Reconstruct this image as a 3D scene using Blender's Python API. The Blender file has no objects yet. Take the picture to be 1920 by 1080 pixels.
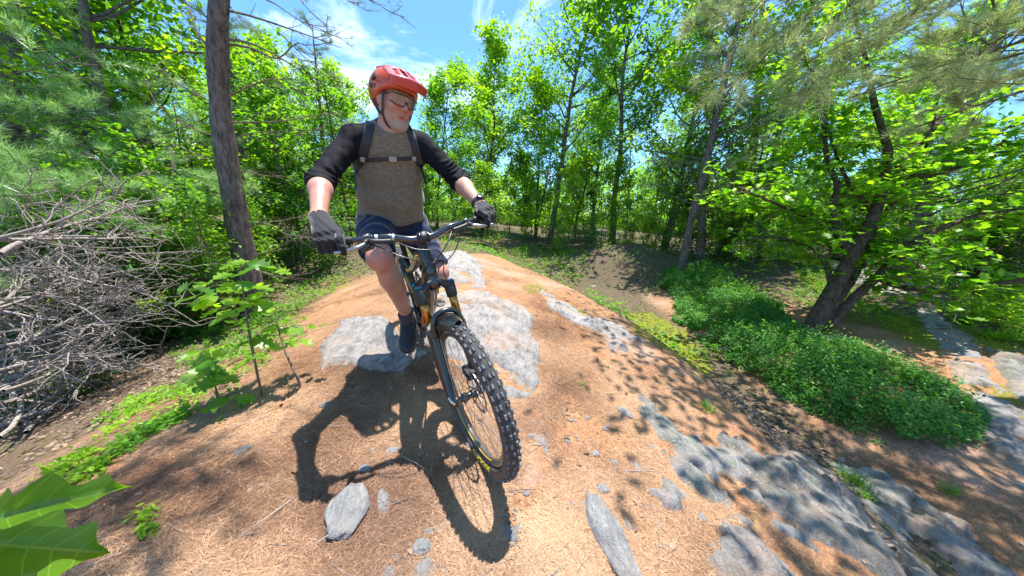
import bpy, math, random
import numpy as np
from mathutils import Matrix, Vector

random.seed(7)
RNG = np.random.default_rng(7)
S = bpy.context.scene
COL = S.collection
R = math.radians

# ---------------------------------------------------------------- camera
CZ = 1.25                     # eye height above the rock
F_PX, PITCH, ROLL = 530.4, R(15.10), R(3.218)
_fw = np.array([0, math.cos(PITCH), -math.sin(PITCH)])
_up0 = np.array([0, math.sin(PITCH), math.cos(PITCH)])
_rt0 = np.array([1.0, 0, 0])
_rt = _rt0 * math.cos(ROLL) + _up0 * math.sin(ROLL)
_up = -_rt0 * math.sin(ROLL) + _up0 * math.cos(ROLL)
EYE = np.array([0, 0, CZ])
cam_d = bpy.data.cameras.new("camera"); cam = bpy.data.objects.new("camera", cam_d); COL.objects.link(cam)
cam_d.sensor_width = 36.0; cam_d.lens = 36.0 * F_PX / 1920.0
cam_d.clip_start = 0.02; cam_d.clip_end = 2000
m = Matrix.Identity(4)
for i in range(3):
    m[i][0] = _rt[i]; m[i][1] = _up[i]; m[i][2] = -_fw[i]; m[i][3] = EYE[i]
cam.matrix_world = m
S.camera = cam

# ---------------------------------------------------------------- light
SUN_TO = np.array([0.060, 0.170, 0.983]); SUN_TO /= np.linalg.norm(SUN_TO)
sl = bpy.data.lights.new("sun", 'SUN'); sl.energy = 5.0; sl.angle = R(0.53); sl.color = (1.0, 0.955, 0.88)
sun = bpy.data.objects.new("sun", sl); COL.objects.link(sun)
sun.rotation_euler = Vector(SUN_TO.tolist()).to_track_quat('Z', 'Y').to_euler(); sun.location = (3, 6, 20)
W = bpy.data.worlds.new("World"); S.world = W; W.use_nodes = True
nt = W.node_tree; nt.nodes.clear()
def wn(t, **k):
    n = nt.nodes.new(t)
    for a, b in k.items(): setattr(n, a, b)
    return n
out = wn('ShaderNodeOutputWorld'); bg = wn('ShaderNodeBackground')
sky = wn('ShaderNodeTexSky'); sky.sky_type = 'NISHITA'; sky.sun_disc = False
sky.sun_elevation = math.asin(SUN_TO[2]); sky.sun_rotation = math.atan2(SUN_TO[0], SUN_TO[1])
sky.air_density = 1.0; sky.dust_density = 0.4; sky.ozone_density = 2.0
tc = wn('ShaderNodeTexCoord'); mp = wn('ShaderNodeMapping'); mp.inputs['Scale'].default_value = (1.0, 1.0, 1.7)
mp.inputs['Location'].default_value = (0.33, 0.1, 0.21)
no = wn('ShaderNodeTexNoise'); no.inputs['Scale'].default_value = 2.3; no.inputs['Detail'].default_value = 9; no.inputs['Roughness'].default_value = 0.62
no.inputs['Distortion'].default_value = 0.5
cr = wn('ShaderNodeValToRGB'); cr.color_ramp.elements[0].position = 0.53; cr.color_ramp.elements[1].position = 0.80
cr.color_ramp.elements[1].color = (0.85, 0.85, 0.85, 1)
mx = wn('ShaderNodeMixRGB'); mx.inputs[2].default_value = (9.5, 9.6, 9.8, 1)
L = nt.links.new
L(tc.outputs['Generated'], mp.inputs[0]); L(mp.outputs[0], no.inputs['Vector']); L(no.outputs['Fac'], cr.inputs[0])
tint = wn('ShaderNodeMixRGB'); tint.blend_type = 'MULTIPLY'; tint.inputs[0].default_value = 1.0; tint.inputs[2].default_value = (0.54, 0.83, 1.06, 1)
L(cr.outputs[0], mx.inputs[0]); L(sky.outputs[0], tint.inputs[1]); L(tint.outputs[0], mx.inputs[1]); L(mx.outputs[0], bg.inputs[0])
bg.inputs[1].default_value = 0.15
L(bg.outputs[0], out.inputs[0])
S.view_settings.view_transform = 'Standard'; S.view_settings.look = 'None'
S.view_settings.gamma = 1.0; S.view_settings.use_curve_mapping = False
S.view_settings.exposure = 1.05
S.cycles.max_bounces = 8; S.cycles.diffuse_bounces = 4; S.cycles.transmission_bounces = 4
S.cycles.transparent_max_bounces = 12; S.cycles.sample_clamp_indirect = 6.0
S.cycles.use_denoising = True

# ---------------------------------------------------------------- helpers
def ray(u, v):
    """world direction of a view ray (depth 1 along the optical axis)"""
    return _fw + _rt * (u - 960) / F_PX + _up * (540 - v) / F_PX
def P(u, v, z): return EYE + ray(u, v) * z
def tag(o, label=None, cat=None, group=None, kind=None):
    if label: o['label'] = label
    if cat: o['category'] = cat
    if group: o['group'] = group
    if kind: o['kind'] = kind
    return o
def empty(name, loc=(0, 0, 0)):
    o = bpy.data.objects.new(name, None); COL.objects.link(o); o.location = loc; o.empty_display_size = .1
    return o
def mesh_obj(name, V, Fc, mat, parent=None, smooth=True, attr=None, mats=None, fmat=None):
    """V (n,3); Fc = (m,k) int array or a list of such arrays"""
    V = np.asarray(V, dtype=np.float32).reshape(-1, 3)
    if isinstance(Fc, np.ndarray): Fc = [Fc]
    Fc = [np.asarray(f, dtype=np.int32) for f in Fc if len(f)]
    me = bpy.data.meshes.new(name)
    me.vertices.add(len(V)); me.vertices.foreach_set('co', V.ravel())
    loops = np.concatenate([f.ravel() for f in Fc]) if Fc else np.zeros(0, np.int32)
    tot = np.concatenate([np.full(len(f), f.shape[1], np.int32) for f in Fc]) if Fc else np.zeros(0, np.int32)
    st = np.concatenate([[0], np.cumsum(tot)[:-1]]).astype(np.int32) if len(tot) else tot
    me.loops.add(len(loops)); me.loops.foreach_set('vertex_index', loops)
    me.polygons.add(len(tot)); me.polygons.foreach_set('loop_start', st); me.polygons.foreach_set('loop_total', tot)
    for mm in (mats or [mat]): me.materials.append(mm)
    if fmat is not None: me.polygons.foreach_set('material_index', np.asarray(fmat, np.int32))
    me.polygons.foreach_set('use_smooth', np.full(len(tot), smooth, bool))
    if attr is not None:
        for an, av in attr.items():
            av = np.asarray(av, np.float32)
            if av.ndim == 1:
                a = me.attributes.new(an, 'FLOAT', 'POINT'); a.data.foreach_set('value', av)
            else:
                a = me.attributes.new(an, 'FLOAT_COLOR', 'POINT'); a.data.foreach_set('color', np.c_[av, np.ones(len(av))].astype(np.float32).ravel())
    me.update(); me.validate()
    o = bpy.data.objects.new(name, me); COL.objects.link(o)
    if parent: o.parent = parent
    return o
class MB:
    """collects pieces into one mesh"""
    def __init__(s): s.V = []; s.F = {}; s.n = 0; s.A = []
    def add(s, V, F, a=None):
        V = np.asarray(V, float).reshape(-1, 3); F = np.asarray(F, int)
        s.F.setdefault(F.shape[1], []).append(F + s.n); s.V.append(V); s.n += len(V)
        s.A.append(np.full(len(V), 0.5 if a is None else a, float) if np.ndim(a) == 0 or a is None else np.asarray(a))
        return s
    def build(s, name, mat, parent=None, smooth=True, fn=None):
        V = np.concatenate(s.V)
        if fn is not None: V = fn(V)
        return mesh_obj(name, V, [np.concatenate(f) for f in s.F.values()], mat, parent, smooth, attr={'rnd': np.concatenate(s.A)})
def nrm(v): v = np.asarray(v, float); return v / max(np.linalg.norm(v), 1e-9)
def tube(pts, rad, n=8, cap=True, flat=None):
    """tube along a polyline; rad scalar or list; flat = (direction, factor) squashes one way. returns V, quads"""
    pts = np.asarray(pts, float); m_ = len(pts)
    rad = np.broadcast_to(np.asarray(rad, float), (m_,))
    T = np.gradient(pts, axis=0); T /= np.linalg.norm(T, axis=1)[:, None] + 1e-12
    a = np.array([0, 0, 1.0]) if abs(T[0, 2]) < .9 else np.array([1.0, 0, 0])
    u = nrm(np.cross(T[0], a)); V = []
    ang = np.linspace(0, 2 * np.pi, n, endpoint=False)
    for i in range(m_):
        u = nrm(u - T[i] * (u @ T[i])); w = np.cross(T[i], u)
        ring = pts[i] + rad[i] * (np.cos(ang)[:, None] * u + np.sin(ang)[:, None] * w)
        if flat is not None:
            d = nrm(flat[0]); k = (ring - pts[i]) @ d; ring = ring - d * k[:, None] * (1 - flat[1])
        V.append(ring)
    V = np.concatenate(V); i = np.arange(m_ - 1)[:, None] * n; j = np.arange(n)[None]; j2 = (j + 1) % n
    Fq = np.stack([i + j, i + j2, i + n + j2, i + n + j], -1).reshape(-1, 4)
    if cap:
        c0, c1 = len(V), len(V) + 1
        V = np.concatenate([V, pts[:1], pts[-1:]])
        jj = np.arange(n); e = (m_ - 1) * n
        # caps written as degenerate-free quads by pairing triangles when n is even
        k = np.arange(0, n, 2)
        if n % 2 == 0:
            Fq = np.concatenate([Fq, np.stack([np.full(len(k), c0), (k + 2) % n, (k + 1) % n, k], -1),
                                 np.stack([np.full(len(k), c1), e + k, e + (k + 1) % n, e + (k + 2) % n], -1)])
    return V, Fq
def bezier(pts, n=24):
    """smooth curve through points (Catmull-Rom)"""
    p = np.asarray(pts, float); p = np.concatenate([[2 * p[0] - p[1]], p, [2 * p[-1] - p[-2]]])
    o = []; segs = len(p) - 3; per = max(2, n // segs)
    for i in range(segs):
        t = np.linspace(0, 1, per, endpoint=False)[:, None]
        a, b, c, d = p[i:i + 4]
        o.append(.5 * (2 * b + (c - a) * t + (2 * a - 5 * b + 4 * c - d) * t ** 2 + (3 * b - a - 3 * c + d) * t ** 3))
    o.append(p[-2][None]); return np.concatenate(o)
def box(c, ax, half):
    """box with centre c, axes rows ax, half sizes"""
    ax = np.asarray(ax, float); V = []
    for x in (-1, 1):
        for y in (-1, 1):
            for z in (-1, 1): V.append(np.asarray(c) + ax[0] * x * half[0] + ax[1] * y * half[1] + ax[2] * z * half[2])
    F = [[0, 1, 3, 2], [4, 6, 7, 5], [0, 4, 5, 1], [2, 3, 7, 6], [0, 2, 6, 4], [1, 5, 7, 3]]
    return np.array(V), np.array(F)

# value noise, vectorised
_perm = np.random.default_rng(3).random(4096)
def vnoise(x, y, z=0.0):
    x, y, z = np.broadcast_arrays(np.asarray(x, float), np.asarray(y, float), np.asarray(z, float))
    xi, yi, zi = np.floor(x).astype(np.int64), np.floor(y).astype(np.int64), np.floor(z).astype(np.int64)
    fx, fy, fz = x - xi, y - yi, z - zi
    fx, fy, fz = [t * t * (3 - 2 * t) for t in (fx, fy, fz)]
    def h(a, b, c): return _perm[((a * 73856093) ^ (b * 19349663) ^ (c * 83492791)) % 4096]
    r = 0
    for dx in (0, 1):
        for dy in (0, 1):
            for dz in (0, 1):
                w = (fx if dx else 1 - fx) * (fy if dy else 1 - fy) * (fz if dz else 1 - fz)
                r = r + w * h(xi + dx, yi + dy, zi + dz)
    return r * 2 - 1
def fbm(x, y, z=0.0, o=4, rough=.5):
    r = 0; a = 1; s = 0
    for i in range(o):
        f = 2.03 ** i
        r = r + a * vnoise(x * f + 17 * i, y * f - 9 * i, np.asarray(z) * f); s += a; a *= rough
    return r / s
def sst(a, b, x): t = np.clip((x - a) / (b - a), 0, 1); return t * t * (3 - 2 * t)

# ---------------------------------------------------------------- materials
def mat_new(name):
    mt = bpy.data.materials.new(name); mt.use_nodes = True
    t = mt.node_tree; b = t.nodes['Principled BSDF']; return mt, t, b
def mat(name, col, rough=.6, metal=0.0, coat=0.0, var=0.0, scale=30., bump=0.0, spec=.5, sheen=0.0):
    mt, t, b = mat_new(name)
    b.inputs['Base Color'].default_value = (*col, 1); b.inputs['Roughness'].default_value = rough
    b.inputs['Metallic'].default_value = metal; b.inputs['Coat Weight'].default_value = coat
    b.inputs['Specular IOR Level'].default_value = spec; b.inputs['Sheen Weight'].default_value = sheen
    if var or bump:
        tcn = t.nodes.new('ShaderNodeTexCoord'); n = t.nodes.new('ShaderNodeTexNoise')
        n.inputs['Scale'].default_value = scale; n.inputs['Detail'].default_value = 6
        t.links.new(tcn.outputs['Object'], n.inputs['Vector'])
        if var:
            rr = t.nodes.new('ShaderNodeValToRGB'); rr.color_ramp.elements[0].position = .3; rr.color_ramp.elements[1].position = .7
            rr.color_ramp.elements[0].color = (*[max(0, c * (1 - var)) for c in col], 1)
            rr.color_ramp.elements[1].color = (*[min(1, c * (1 + var)) for c in col], 1)
            t.links.new(n.outputs['Fac'], rr.inputs[0]); t.links.new(rr.outputs[0], b.inputs['Base Color'])
        if bump:
            bb = t.nodes.new('ShaderNodeBump'); bb.inputs['Strength'].default_value = 1.0; bb.inputs['Distance'].default_value = bump
            t.links.new(n.outputs['Fac'], bb.inputs['Height']); t.links.new(bb.outputs[0], b.inputs['Normal'])
    return mt
def leaf_mat(name, c0, c1, transl=.45, rough=.45, tcol=None, spec=.4):
    """two-sided leaf: diffuse plus light shining through; colour varies per leaf by the rnd attribute"""
    mt, t, b = mat_new(name)
    at = t.nodes.new('ShaderNodeAttribute'); at.attribute_name = 'rnd'
    rr = t.nodes.new('ShaderNodeValToRGB'); rr.color_ramp.elements[0].color = (*c0, 1); rr.color_ramp.elements[1].color = (*c1, 1)
    t.links.new(at.outputs['Fac'], rr.inputs[0]); t.links.new(rr.outputs[0], b.inputs['Base Color'])
    b.inputs['Roughness'].default_value = rough; b.inputs['Specular IOR Level'].default_value = spec
    tr = t.nodes.new('ShaderNodeBsdfTranslucent'); mxs = t.nodes.new('ShaderNodeMixShader'); mxs.inputs[0].default_value = transl
    mc = t.nodes.new('ShaderNodeMixRGB'); mc.blend_type = 'MULTIPLY'; mc.inputs[0].default_value = 1
    mc.inputs[2].default_value = (*(tcol or (2.1, 2.05, .55)), 1)
    t.links.new(rr.outputs[0], mc.inputs[1]); t.links.new(mc.outputs[0], tr.inputs[0])
    t.links.new(b.outputs[0], mxs.inputs[1]); t.links.new(tr.outputs[0], mxs.inputs[2])
    t.links.new(mxs.outputs[0], t.nodes['Material Output'].inputs[0]); return mt

# ---------------------------------------------------------------- distance-field mesher
def seg(p, a, b, ra, rb, flat=None):
    a = np.asarray(a, float); b = np.asarray(b, float); ab = b - a
    if flat is not None:      # flat = (direction, squash): thinner along the direction when squash < 1
        d = nrm(flat[0]); q = p - a; k = q @ d; kb = ab @ d
        t = np.clip((q @ ab) / (ab @ ab), 0, 1); r = q - t[:, None] * ab; kk = r @ d
        r = r + d * kk[:, None] * (1 / flat[1] - 1)
        return (np.linalg.norm(r, axis=1) - (ra + (rb - ra) * t)) * min(1, flat[1] * 1.2)
    t = np.clip(((p - a) @ ab) / (ab @ ab), 0, 1)
    return np.linalg.norm(p - a - t[:, None] * ab, axis=1) - (ra + (rb - ra) * t)
def ell(p, c, ax, r):
    q = (p - np.asarray(c)) @ np.asarray(ax, float).T; r = np.asarray(r, float)
    k0 = np.linalg.norm(q / r, axis=1); k1 = np.linalg.norm(q / r ** 2, axis=1) + 1e-9
    return np.where(k0 < .05, -r.min(), k0 * (k0 - 1) / k1)
def rbox(p, c, ax, h, r):
    q = np.abs((p - np.asarray(c)) @ np.asarray(ax, float).T) - (np.asarray(h) - r)
    return np.linalg.norm(np.maximum(q, 0), axis=1) + np.minimum(q.max(axis=1), 0) - r
def smin(a, b, k): h = np.clip(.5 + .5 * (b - a) / k, 0, 1); return b + (a - b) * h - k * h * (1 - h)
def smax(a, b, k): return -smin(-a, -b, k)
def surfnet(f, lo, hi, h, B=4, fac=1.5):
    lo = np.asarray(lo, float); hi = np.asarray(hi, float); Hb = h * B
    nb = np.ceil((hi - lo) / Hb).astype(int)
    g = np.stack(np.meshgrid(*[np.arange(k) for k in nb], indexing='ij'), -1).reshape(-1, 3)
    v = f(lo + (g + .5) * Hb); g = g[np.abs(v) < Hb * .87 * fac]
    o = np.stack(np.meshgrid(*[np.arange(B + 1)] * 3, indexing='ij'), -1).reshape(-1, 3)
    idx = (g[:, None] * B + o[None]); val = np.empty(idx.shape[:2])
    flat = idx.reshape(-1, 3); vf = np.empty(len(flat)); step = 400000
    for i in range(0, len(flat), step): vf[i:i + step] = f(lo + flat[i:i + step] * h)
    val = vf.reshape(len(g), B + 1, B + 1, B + 1)
    N = nb * B + 3
    def key(c): return ((c[..., 0] + 1) * N[1] + c[..., 1] + 1) * N[2] + c[..., 2] + 1
    crn = [(i, j, k) for i in (0, 1) for j in (0, 1) for k in (0, 1)]
    cv = np.stack([val[:, i:B + i, j:B + j, k:B + k] for i, j, k in crn], -1)
    s = cv < 0; act = s.any(-1) & ~s.all(-1)
    bi, ci, cj, ck = np.nonzero(act)
    cells = g[bi] * B + np.stack([ci, cj, ck], -1); c8 = cv[act]
    acc = np.zeros((len(cells), 3)); cnt = np.zeros(len(cells))
    ca = np.array(crn, float)
    for a in range(8):
        for b in range(a + 1, 8):
            if np.abs(ca[a] - ca[b]).sum() == 1:
                va, vb = c8[:, a], c8[:, b]; mk = (va < 0) != (vb < 0)
                t = np.where(mk, va / (va - vb + (va == vb)), 0)
                acc[mk] += (ca[a] + (ca[b] - ca[a]) * t[:, None])[mk]; cnt[mk] += 1
    V = lo + (cells + acc / cnt[:, None]) * h
    ks = key(cells); od = np.argsort(ks); ks = ks[od]; V = V[od]
    faces = []
    for a in range(3):
        d = [0, 0, 0]; d[a] = 1
        v0 = val[:, :B, :B, :B]; v1 = val[:, d[0]:B + d[0], d[1]:B + d[1], d[2]:B + d[2]]
        mk = (v0 < 0) != (v1 < 0); bi, ci, cj, ck = np.nonzero(mk)
        p = g[bi] * B + np.stack([ci, cj, ck], -1); sg = v0[mk] < 0
        b, c = (a + 1) % 3, (a + 2) % 3; eb = np.zeros(3, int); eb[b] = 1; ec = np.zeros(3, int); ec[c] = 1
        q = np.stack([key(p - eb - ec), key(p - ec), key(p), key(p - eb)], -1)
        ii = np.clip(np.searchsorted(ks, q), 0, len(ks) - 1); ok = (ks[ii] == q).all(-1)
        ii = ii[ok]; sg = sg[ok]; ii[~sg] = ii[~sg][:, ::-1]; faces.append(ii)
    return V, np.concatenate(faces)
# ================================================================ the ground
def edge_r(y): return np.interp(y, [-2, 2.2, 3.4, 4.4, 6.5, 9], [1.7, 1.7, 1.45, .95, -.3, -1.2])
def edge_l(y): return np.interp(y, [-2, 2.2, 4, 6.2, 9], [-2.3, -2.35, -2.9, -3.5, -3.2])
def G(x, y):
    """height of the ground surface (world z)"""
    x = np.asarray(x, float); y = np.asarray(y, float)
    z = -1.045 - .053 * (x + .777) * sst(4, 1.8, np.abs(x)) + 0 * y
    # lengthwise profile of the ridge
    ys = np.array([-60, -4, 0, 1.2, 2.2, 3.5, 5, 6.3, 8, 10, 14, 30, 200])
    zs = np.array([-.8, -.42, -.20, -.10, .0, .075, .13, .14, .0, -.12, -.02, .10, 3.5])
    z = z + np.interp(y, ys, zs) * .5 + .5 * np.interp(y + .6, ys, zs) * .5 + .5 * np.interp(y - .6, ys, zs) * .5
    ridge = sst(9.0, 5.5, y)
    lx = np.maximum(0, -1.25 - x + .10 * y)
    ld = 1.15 * (1 - np.exp(-(lx * .42) ** 1.6))
    z = z - ld * ridge
    rx_ = np.maximum(0, x - edge_r(y) + .25)
    gd = .72 * sst(0, 1.5, rx_) + .06 * sst(-1.6, 0, x - edge_r(y))
    rise = np.maximum(0, x - 3.0) * .10 + np.maximum(0, x - 2.8) * np.clip(y, 0, 8) * .012
    z = z + (-gd + np.minimum(rise, 1.6)) * sst(12, 7, y)
    z = z + .85 * np.exp(-(((x - 3.1) / 1.9) ** 2 + ((y - 8.8) / 1.3) ** 2))
    near = sst(14, 3, np.hypot(x, y))
    z = z + .035 * fbm(x * .9, y * .9) + (.012 * fbm(x * 3.1, y * 3.1) + .004 * fbm(x * 11, y * 11, 0, 3)) * near
    z = z + .25 * fbm(x * .12, y * .12, 3.) * sst(8, 25, np.hypot(x, y))
    return z + CZ
def ghit(u, v, off=0.0):
    """where the view ray of a pixel meets the ground"""
    d = ray(u, v); ts = .3 * 1.012 ** np.arange(500); q = EYE + ts[:, None] * d
    hit = np.nonzero(q[:, 2] < G(q[:, 0], q[:, 1]) + off)[0]; t = ts[hit[0]] if len(hit) else ts[-1]
    a, b = t / 1.012, t
    for _ in range(12):
        c = (a + b) / 2; p = EYE + d * c
        if p[2] < G(p[0], p[1]) + off: b = c
        else: a = c
    return EYE + d * b
def gn(x, y, e=.03):
    return nrm([-(G(x + e, y) - G(x - e, y)) / (2 * e), -(G(x, y + e) - G(x, y - e)) / (2 * e), 1])
# polygons drawn on the ground (traced as ground points), used for moss, soil and outcrops
def gpoly(px): return np.array([ghit(u, v)[:2] for u, v in px])
def sd_poly(x, y, poly):
    """signed distance, negative inside"""
    P_ = np.stack([x, y], -1); d = np.full(x.shape, 1e9); ins = np.zeros(x.shape, bool); n = len(poly)
    for i in range(n):
        a, b = poly[i], poly[(i + 1) % n]; e = b - a; w = P_ - a
        t = np.clip((w @ e) / (e @ e), 0, 1); d = np.minimum(d, np.linalg.norm(w - t[..., None] * e, axis=-1))
        c = ((a[1] > y) != (b[1] > y)) & (x < (b[0] - a[0]) * (y - a[1]) / (b[1] - a[1] + 1e-12) + a[0]); ins ^= c
    return np.where(ins, -d, d)
MOSS = [gpoly(q) for q in (
    [(1160, 590), (1215, 585), (1290, 625), (1335, 690), (1320, 702), (1250, 660), (1190, 620)],
    [(975, 537), (1010, 533), (1020, 545), (990, 550)],
    [(1640, 600), (1720, 590), (1770, 640), (1760, 665), (1700, 640)],
    [(1760, 598), (1850, 620), (1915, 650), (1915, 665), (1840, 650)],
    [(1850, 700), (1915, 760), (1915, 800), (1870, 750)],
    [(1490, 515), (1560, 530), (1640, 580), (1600, 575), (1520, 540)])]
def zones(x, y):
    """weights for litter, forest soil, moss"""
    w = .16 * fbm(x * 1.4, y * 1.4, 5.)
    right = sst(-.12, .16, x - edge_r(y) + w); left = sst(.1, -.4, x - edge_l(y) + w * 1.5)
    far = sst(6.0, 7.0, y + w * 2)
    soil = np.maximum(np.maximum(right * sst(3.3, 2.9, x + w) , left * .85), far)
    soil = np.maximum(soil, sst(6, 8, np.hypot(x, y)))
    moss = 0
    for q in MOSS:
        dd = sd_poly(x, y, q) + .06 * fbm(x * 7, y * 7, 2.) ; moss = np.maximum(moss, sst(.04, -.03, dd))
    return soil, moss
n_ = 390
uu = np.linspace(-1, 1, n_); gx_ = np.sinh(uu * 6.2) * .42 / 1.0; gx_ = np.sign(gx_) * np.abs(gx_)
gx_ = np.sinh(uu * 5.2) * 1.25; gy_ = np.sinh(uu * 5.2) * 1.25 + 1.8
GX, GY = np.meshgrid(gx_, gy_, indexing='ij'); GZ = G(GX, GY)
soil, moss = zones(GX, GY)
vi = np.arange(n_ * n_).reshape(n_, n_)
Fg = np.stack([vi[:-1, :-1], vi[1:, :-1], vi[1:, 1:], vi[:-1, 1:]], -1).reshape(-1, 4)

def ground_material():
    mt, t, b = mat_new("forest_floor")
    nd = t.nodes.new; lk = t.links.new
    at = nd('ShaderNodeAttribute'); at.attribute_name = 'zone'; sp = nd('ShaderNodeSeparateColor'); lk(at.outputs['Color'], sp.inputs[0])
    tc = nd('ShaderNodeTexCoord')
    def noise(sc, det=8, rough=.6, dist=0., vec=None):
        n = nd('ShaderNodeTexNoise'); n.inputs['Scale'].default_value = sc; n.inputs['Detail'].default_value = det
        n.inputs['Roughness'].default_value = rough; n.inputs['Distortion'].default_value = dist; lk(vec or tc.outputs['Object'], n.inputs['Vector']); return n
    def ramp(src, *st):
        r = nd('ShaderNodeValToRGB'); e = r.color_ramp.elements
        while len(e) < len(st): e.new(.5)
        for k, (p_, c) in enumerate(st): e[k].position = p_; e[k].color = (*c, 1)
        lk(src, r.inputs[0]); return r
    def mix(a, b_, f, bt='MIX'):
        m_ = nd('ShaderNodeMixRGB'); m_.blend_type = bt
        for k, s_ in ((1, a), (2, b_)):
            if isinstance(s_, tuple): m_.inputs[k].default_value = (*s_, 1)
            else: lk(s_, m_.inputs[k])
        if isinstance(f, float): m_.inputs[0].default_value = f
        else: lk(f, m_.inputs[0])
        return m_
    big = noise(1.3, 6); fine = noise(55, 10, .75, 1.5); mid = noise(9, 8, .7)
    lit = ramp(fine.outputs['Fac'], (.32, (.13, .055, .028)), (.5, (.37, .185, .095)), (.66, (.56, .34, .19)))
    lit2 = mix(lit.outputs[0], (.50, .33, .14), ramp(mid.outputs['Fac'], (.5, (0, 0, 0)), (.72, (.6, .6, .6))).outputs[0])
    # pale rock dust showing through in patches
    lit3 = mix(lit2.outputs[0], (.46, .37, .33), ramp(big.outputs['Fac'], (.52, (0, 0, 0)), (.70, (.55, .55, .55))).outputs[0])
    so = ramp(fine.outputs['Fac'], (.3, (.035, .024, .016)), (.52, (.12, .085, .055)), (.62, (.26, .20, .15)), (.7, (.36, .30, .24)))
    so2 = mix(so.outputs[0], (.06, .11, .025), ramp(mid.outputs['Fac'], (.52, (0, 0, 0)), (.62, (.75, .75, .75))).outputs[0])
    mo = ramp(fine.outputs['Fac'], (.3, (.06, .085, .010)), (.55, (.22, .24, .025)), (.75, (.36, .28, .05)))
    c1 = mix(lit3.outputs[0], so2.outputs[0], sp.outputs['Red']); c2 = mix(c1.outputs[0], mo.outputs[0], sp.outputs['Green'])
    lk(c2.outputs[0], b.inputs['Base Color']); b.inputs['Roughness'].default_value = .9; b.inputs['Specular IOR Level'].default_value = .15
    bu = nd('ShaderNodeBump'); bu.inputs['Distance'].default_value = .012; bu.inputs['Strength'].default_value = 1.
    ad = nd('ShaderNodeMath'); ad.operation = 'ADD'; lk(fine.outputs['Fac'], ad.inputs[0]); lk(mid.outputs['Fac'], ad.inputs[1])
    lk(ad.outputs[0], bu.inputs['Height']); lk(bu.outputs[0], b.inputs['Normal'])
    return mt
ground = mesh_obj('ground', np.stack([GX, GY, GZ], -1).reshape(-1, 3), Fg, ground_material(),
                  attr={'zone': np.stack([soil.ravel(), moss.ravel(), 0 * moss.ravel()], -1)})
tag(ground, 'orange pine needle litter and soil over a rounded rock ridge', kind='structure')

# ---------------------------------------------------------------- rock
def rock_material(name, base=(.42, .39, .37), dark=(.10, .095, .09), lichen=.35, needles=.0, green=.25):
    mt, t, b = mat_new(name); nd = t.nodes.new; lk = t.links.new
    tc = nd('ShaderNodeTexCoord'); mpn = nd('ShaderNodeMapping'); mpn.inputs['Rotation'].default_value = (0, 0, R(35)); mpn.inputs['Scale'].default_value = (1, .35, 1)
    lk(tc.outputs['Object'], mpn.inputs[0])
    def noise(sc, det=8, rough=.65, dist=0., vec=None):
        n = nd('ShaderNodeTexNoise'); n.inputs['Scale'].default_value = sc; n.inputs['Detail'].default_value = det
        n.inputs['Roughness'].default_value = rough; n.inputs['Distortion'].default_value = dist; lk(vec or tc.outputs['Object'], n.inputs['Vector']); return n
    def ramp(src, *st):
        r = nd('ShaderNodeValToRGB'); e = r.color_ramp.elements
        while len(e) < len(st): e.new(.5)
        for k, (p_, c) in enumerate(st): e[k].position = p_; e[k].color = (*c, 1)
        lk(src, r.inputs[0]); return r
    def mix(a, b_, f):
        m_ = nd('ShaderNodeMixRGB')
        for k, s_ in ((1, a), (2, b_)):
            if isinstance(s_, tuple): m_.inputs[k].default_value = (*s_, 1)
            else: lk(s_, m_.inputs[k])
        lk(f, m_.inputs[0]); return m_
    n1 = noise(26, 12, .8, .4, mpn.outputs[0]); n2 = noise(4.5, 8, .6); n3 = noise(90, 6, .8); n4 = noise(2.2, 5); n5 = noise(12, 8, .7)
    c = ramp(n1.outputs['Fac'], (.34, dark), (.45, tuple(x * .62 for x in base)), (.58, base), (.75, tuple(min(1, x * 1.5) for x in base)))
    c = mix(c.outputs[0], (.52, .48, .48), ramp(n2.outputs['Fac'], (.45, (0, 0, 0)), (.7, (.6,) * 3)).outputs[0])
    c = mix(c.outputs[0], (.28, .33, .20), ramp(n5.outputs['Fac'], (.55, (0, 0, 0)), (.66, (green,) * 3)).outputs[0])
    c = mix(c.outputs[0], (.50, .30, .17), ramp(n4.outputs['Fac'], (.5, (0, 0, 0)), (.62, (lichen,) * 3)).outputs[0])
    c = mix(c.outputs[0], (.10, .10, .10), ramp(n3.outputs['Fac'], (.60, (0, 0, 0)), (.70, (.6,) * 3)).outputs[0])
    n6 = noise(38, 10, .85, .8); c = mix(c.outputs[0], (.60, .57, .56), ramp(n6.outputs['Fac'], (.54, (0, 0, 0)), (.62, (.85,) * 3)).outputs[0])
    lk(c.outputs[0], b.inputs['Base Color']); b.inputs['Roughness'].default_value = .82; b.inputs['Specular IOR Level'].default_value = .3
    ad = nd('ShaderNodeMath'); ad.operation = 'ADD'; lk(n1.outputs['Fac'], ad.inputs[0]); lk(n3.outputs['Fac'], ad.inputs[1])
    bu = nd('ShaderNodeBump'); bu.inputs['Distance'].default_value = .02; lk(ad.outputs[0], bu.inputs['Height']); lk(bu.outputs[0], b.inputs['Normal'])
    return mt
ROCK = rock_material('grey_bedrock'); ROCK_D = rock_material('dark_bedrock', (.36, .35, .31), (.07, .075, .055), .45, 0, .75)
STONE = rock_material('pale_stone', (.50, .49, .48), (.22, .22, .21), .12, 0, .15)
ROCKS = []     # footprints, so that needles keep mostly off them
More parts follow.
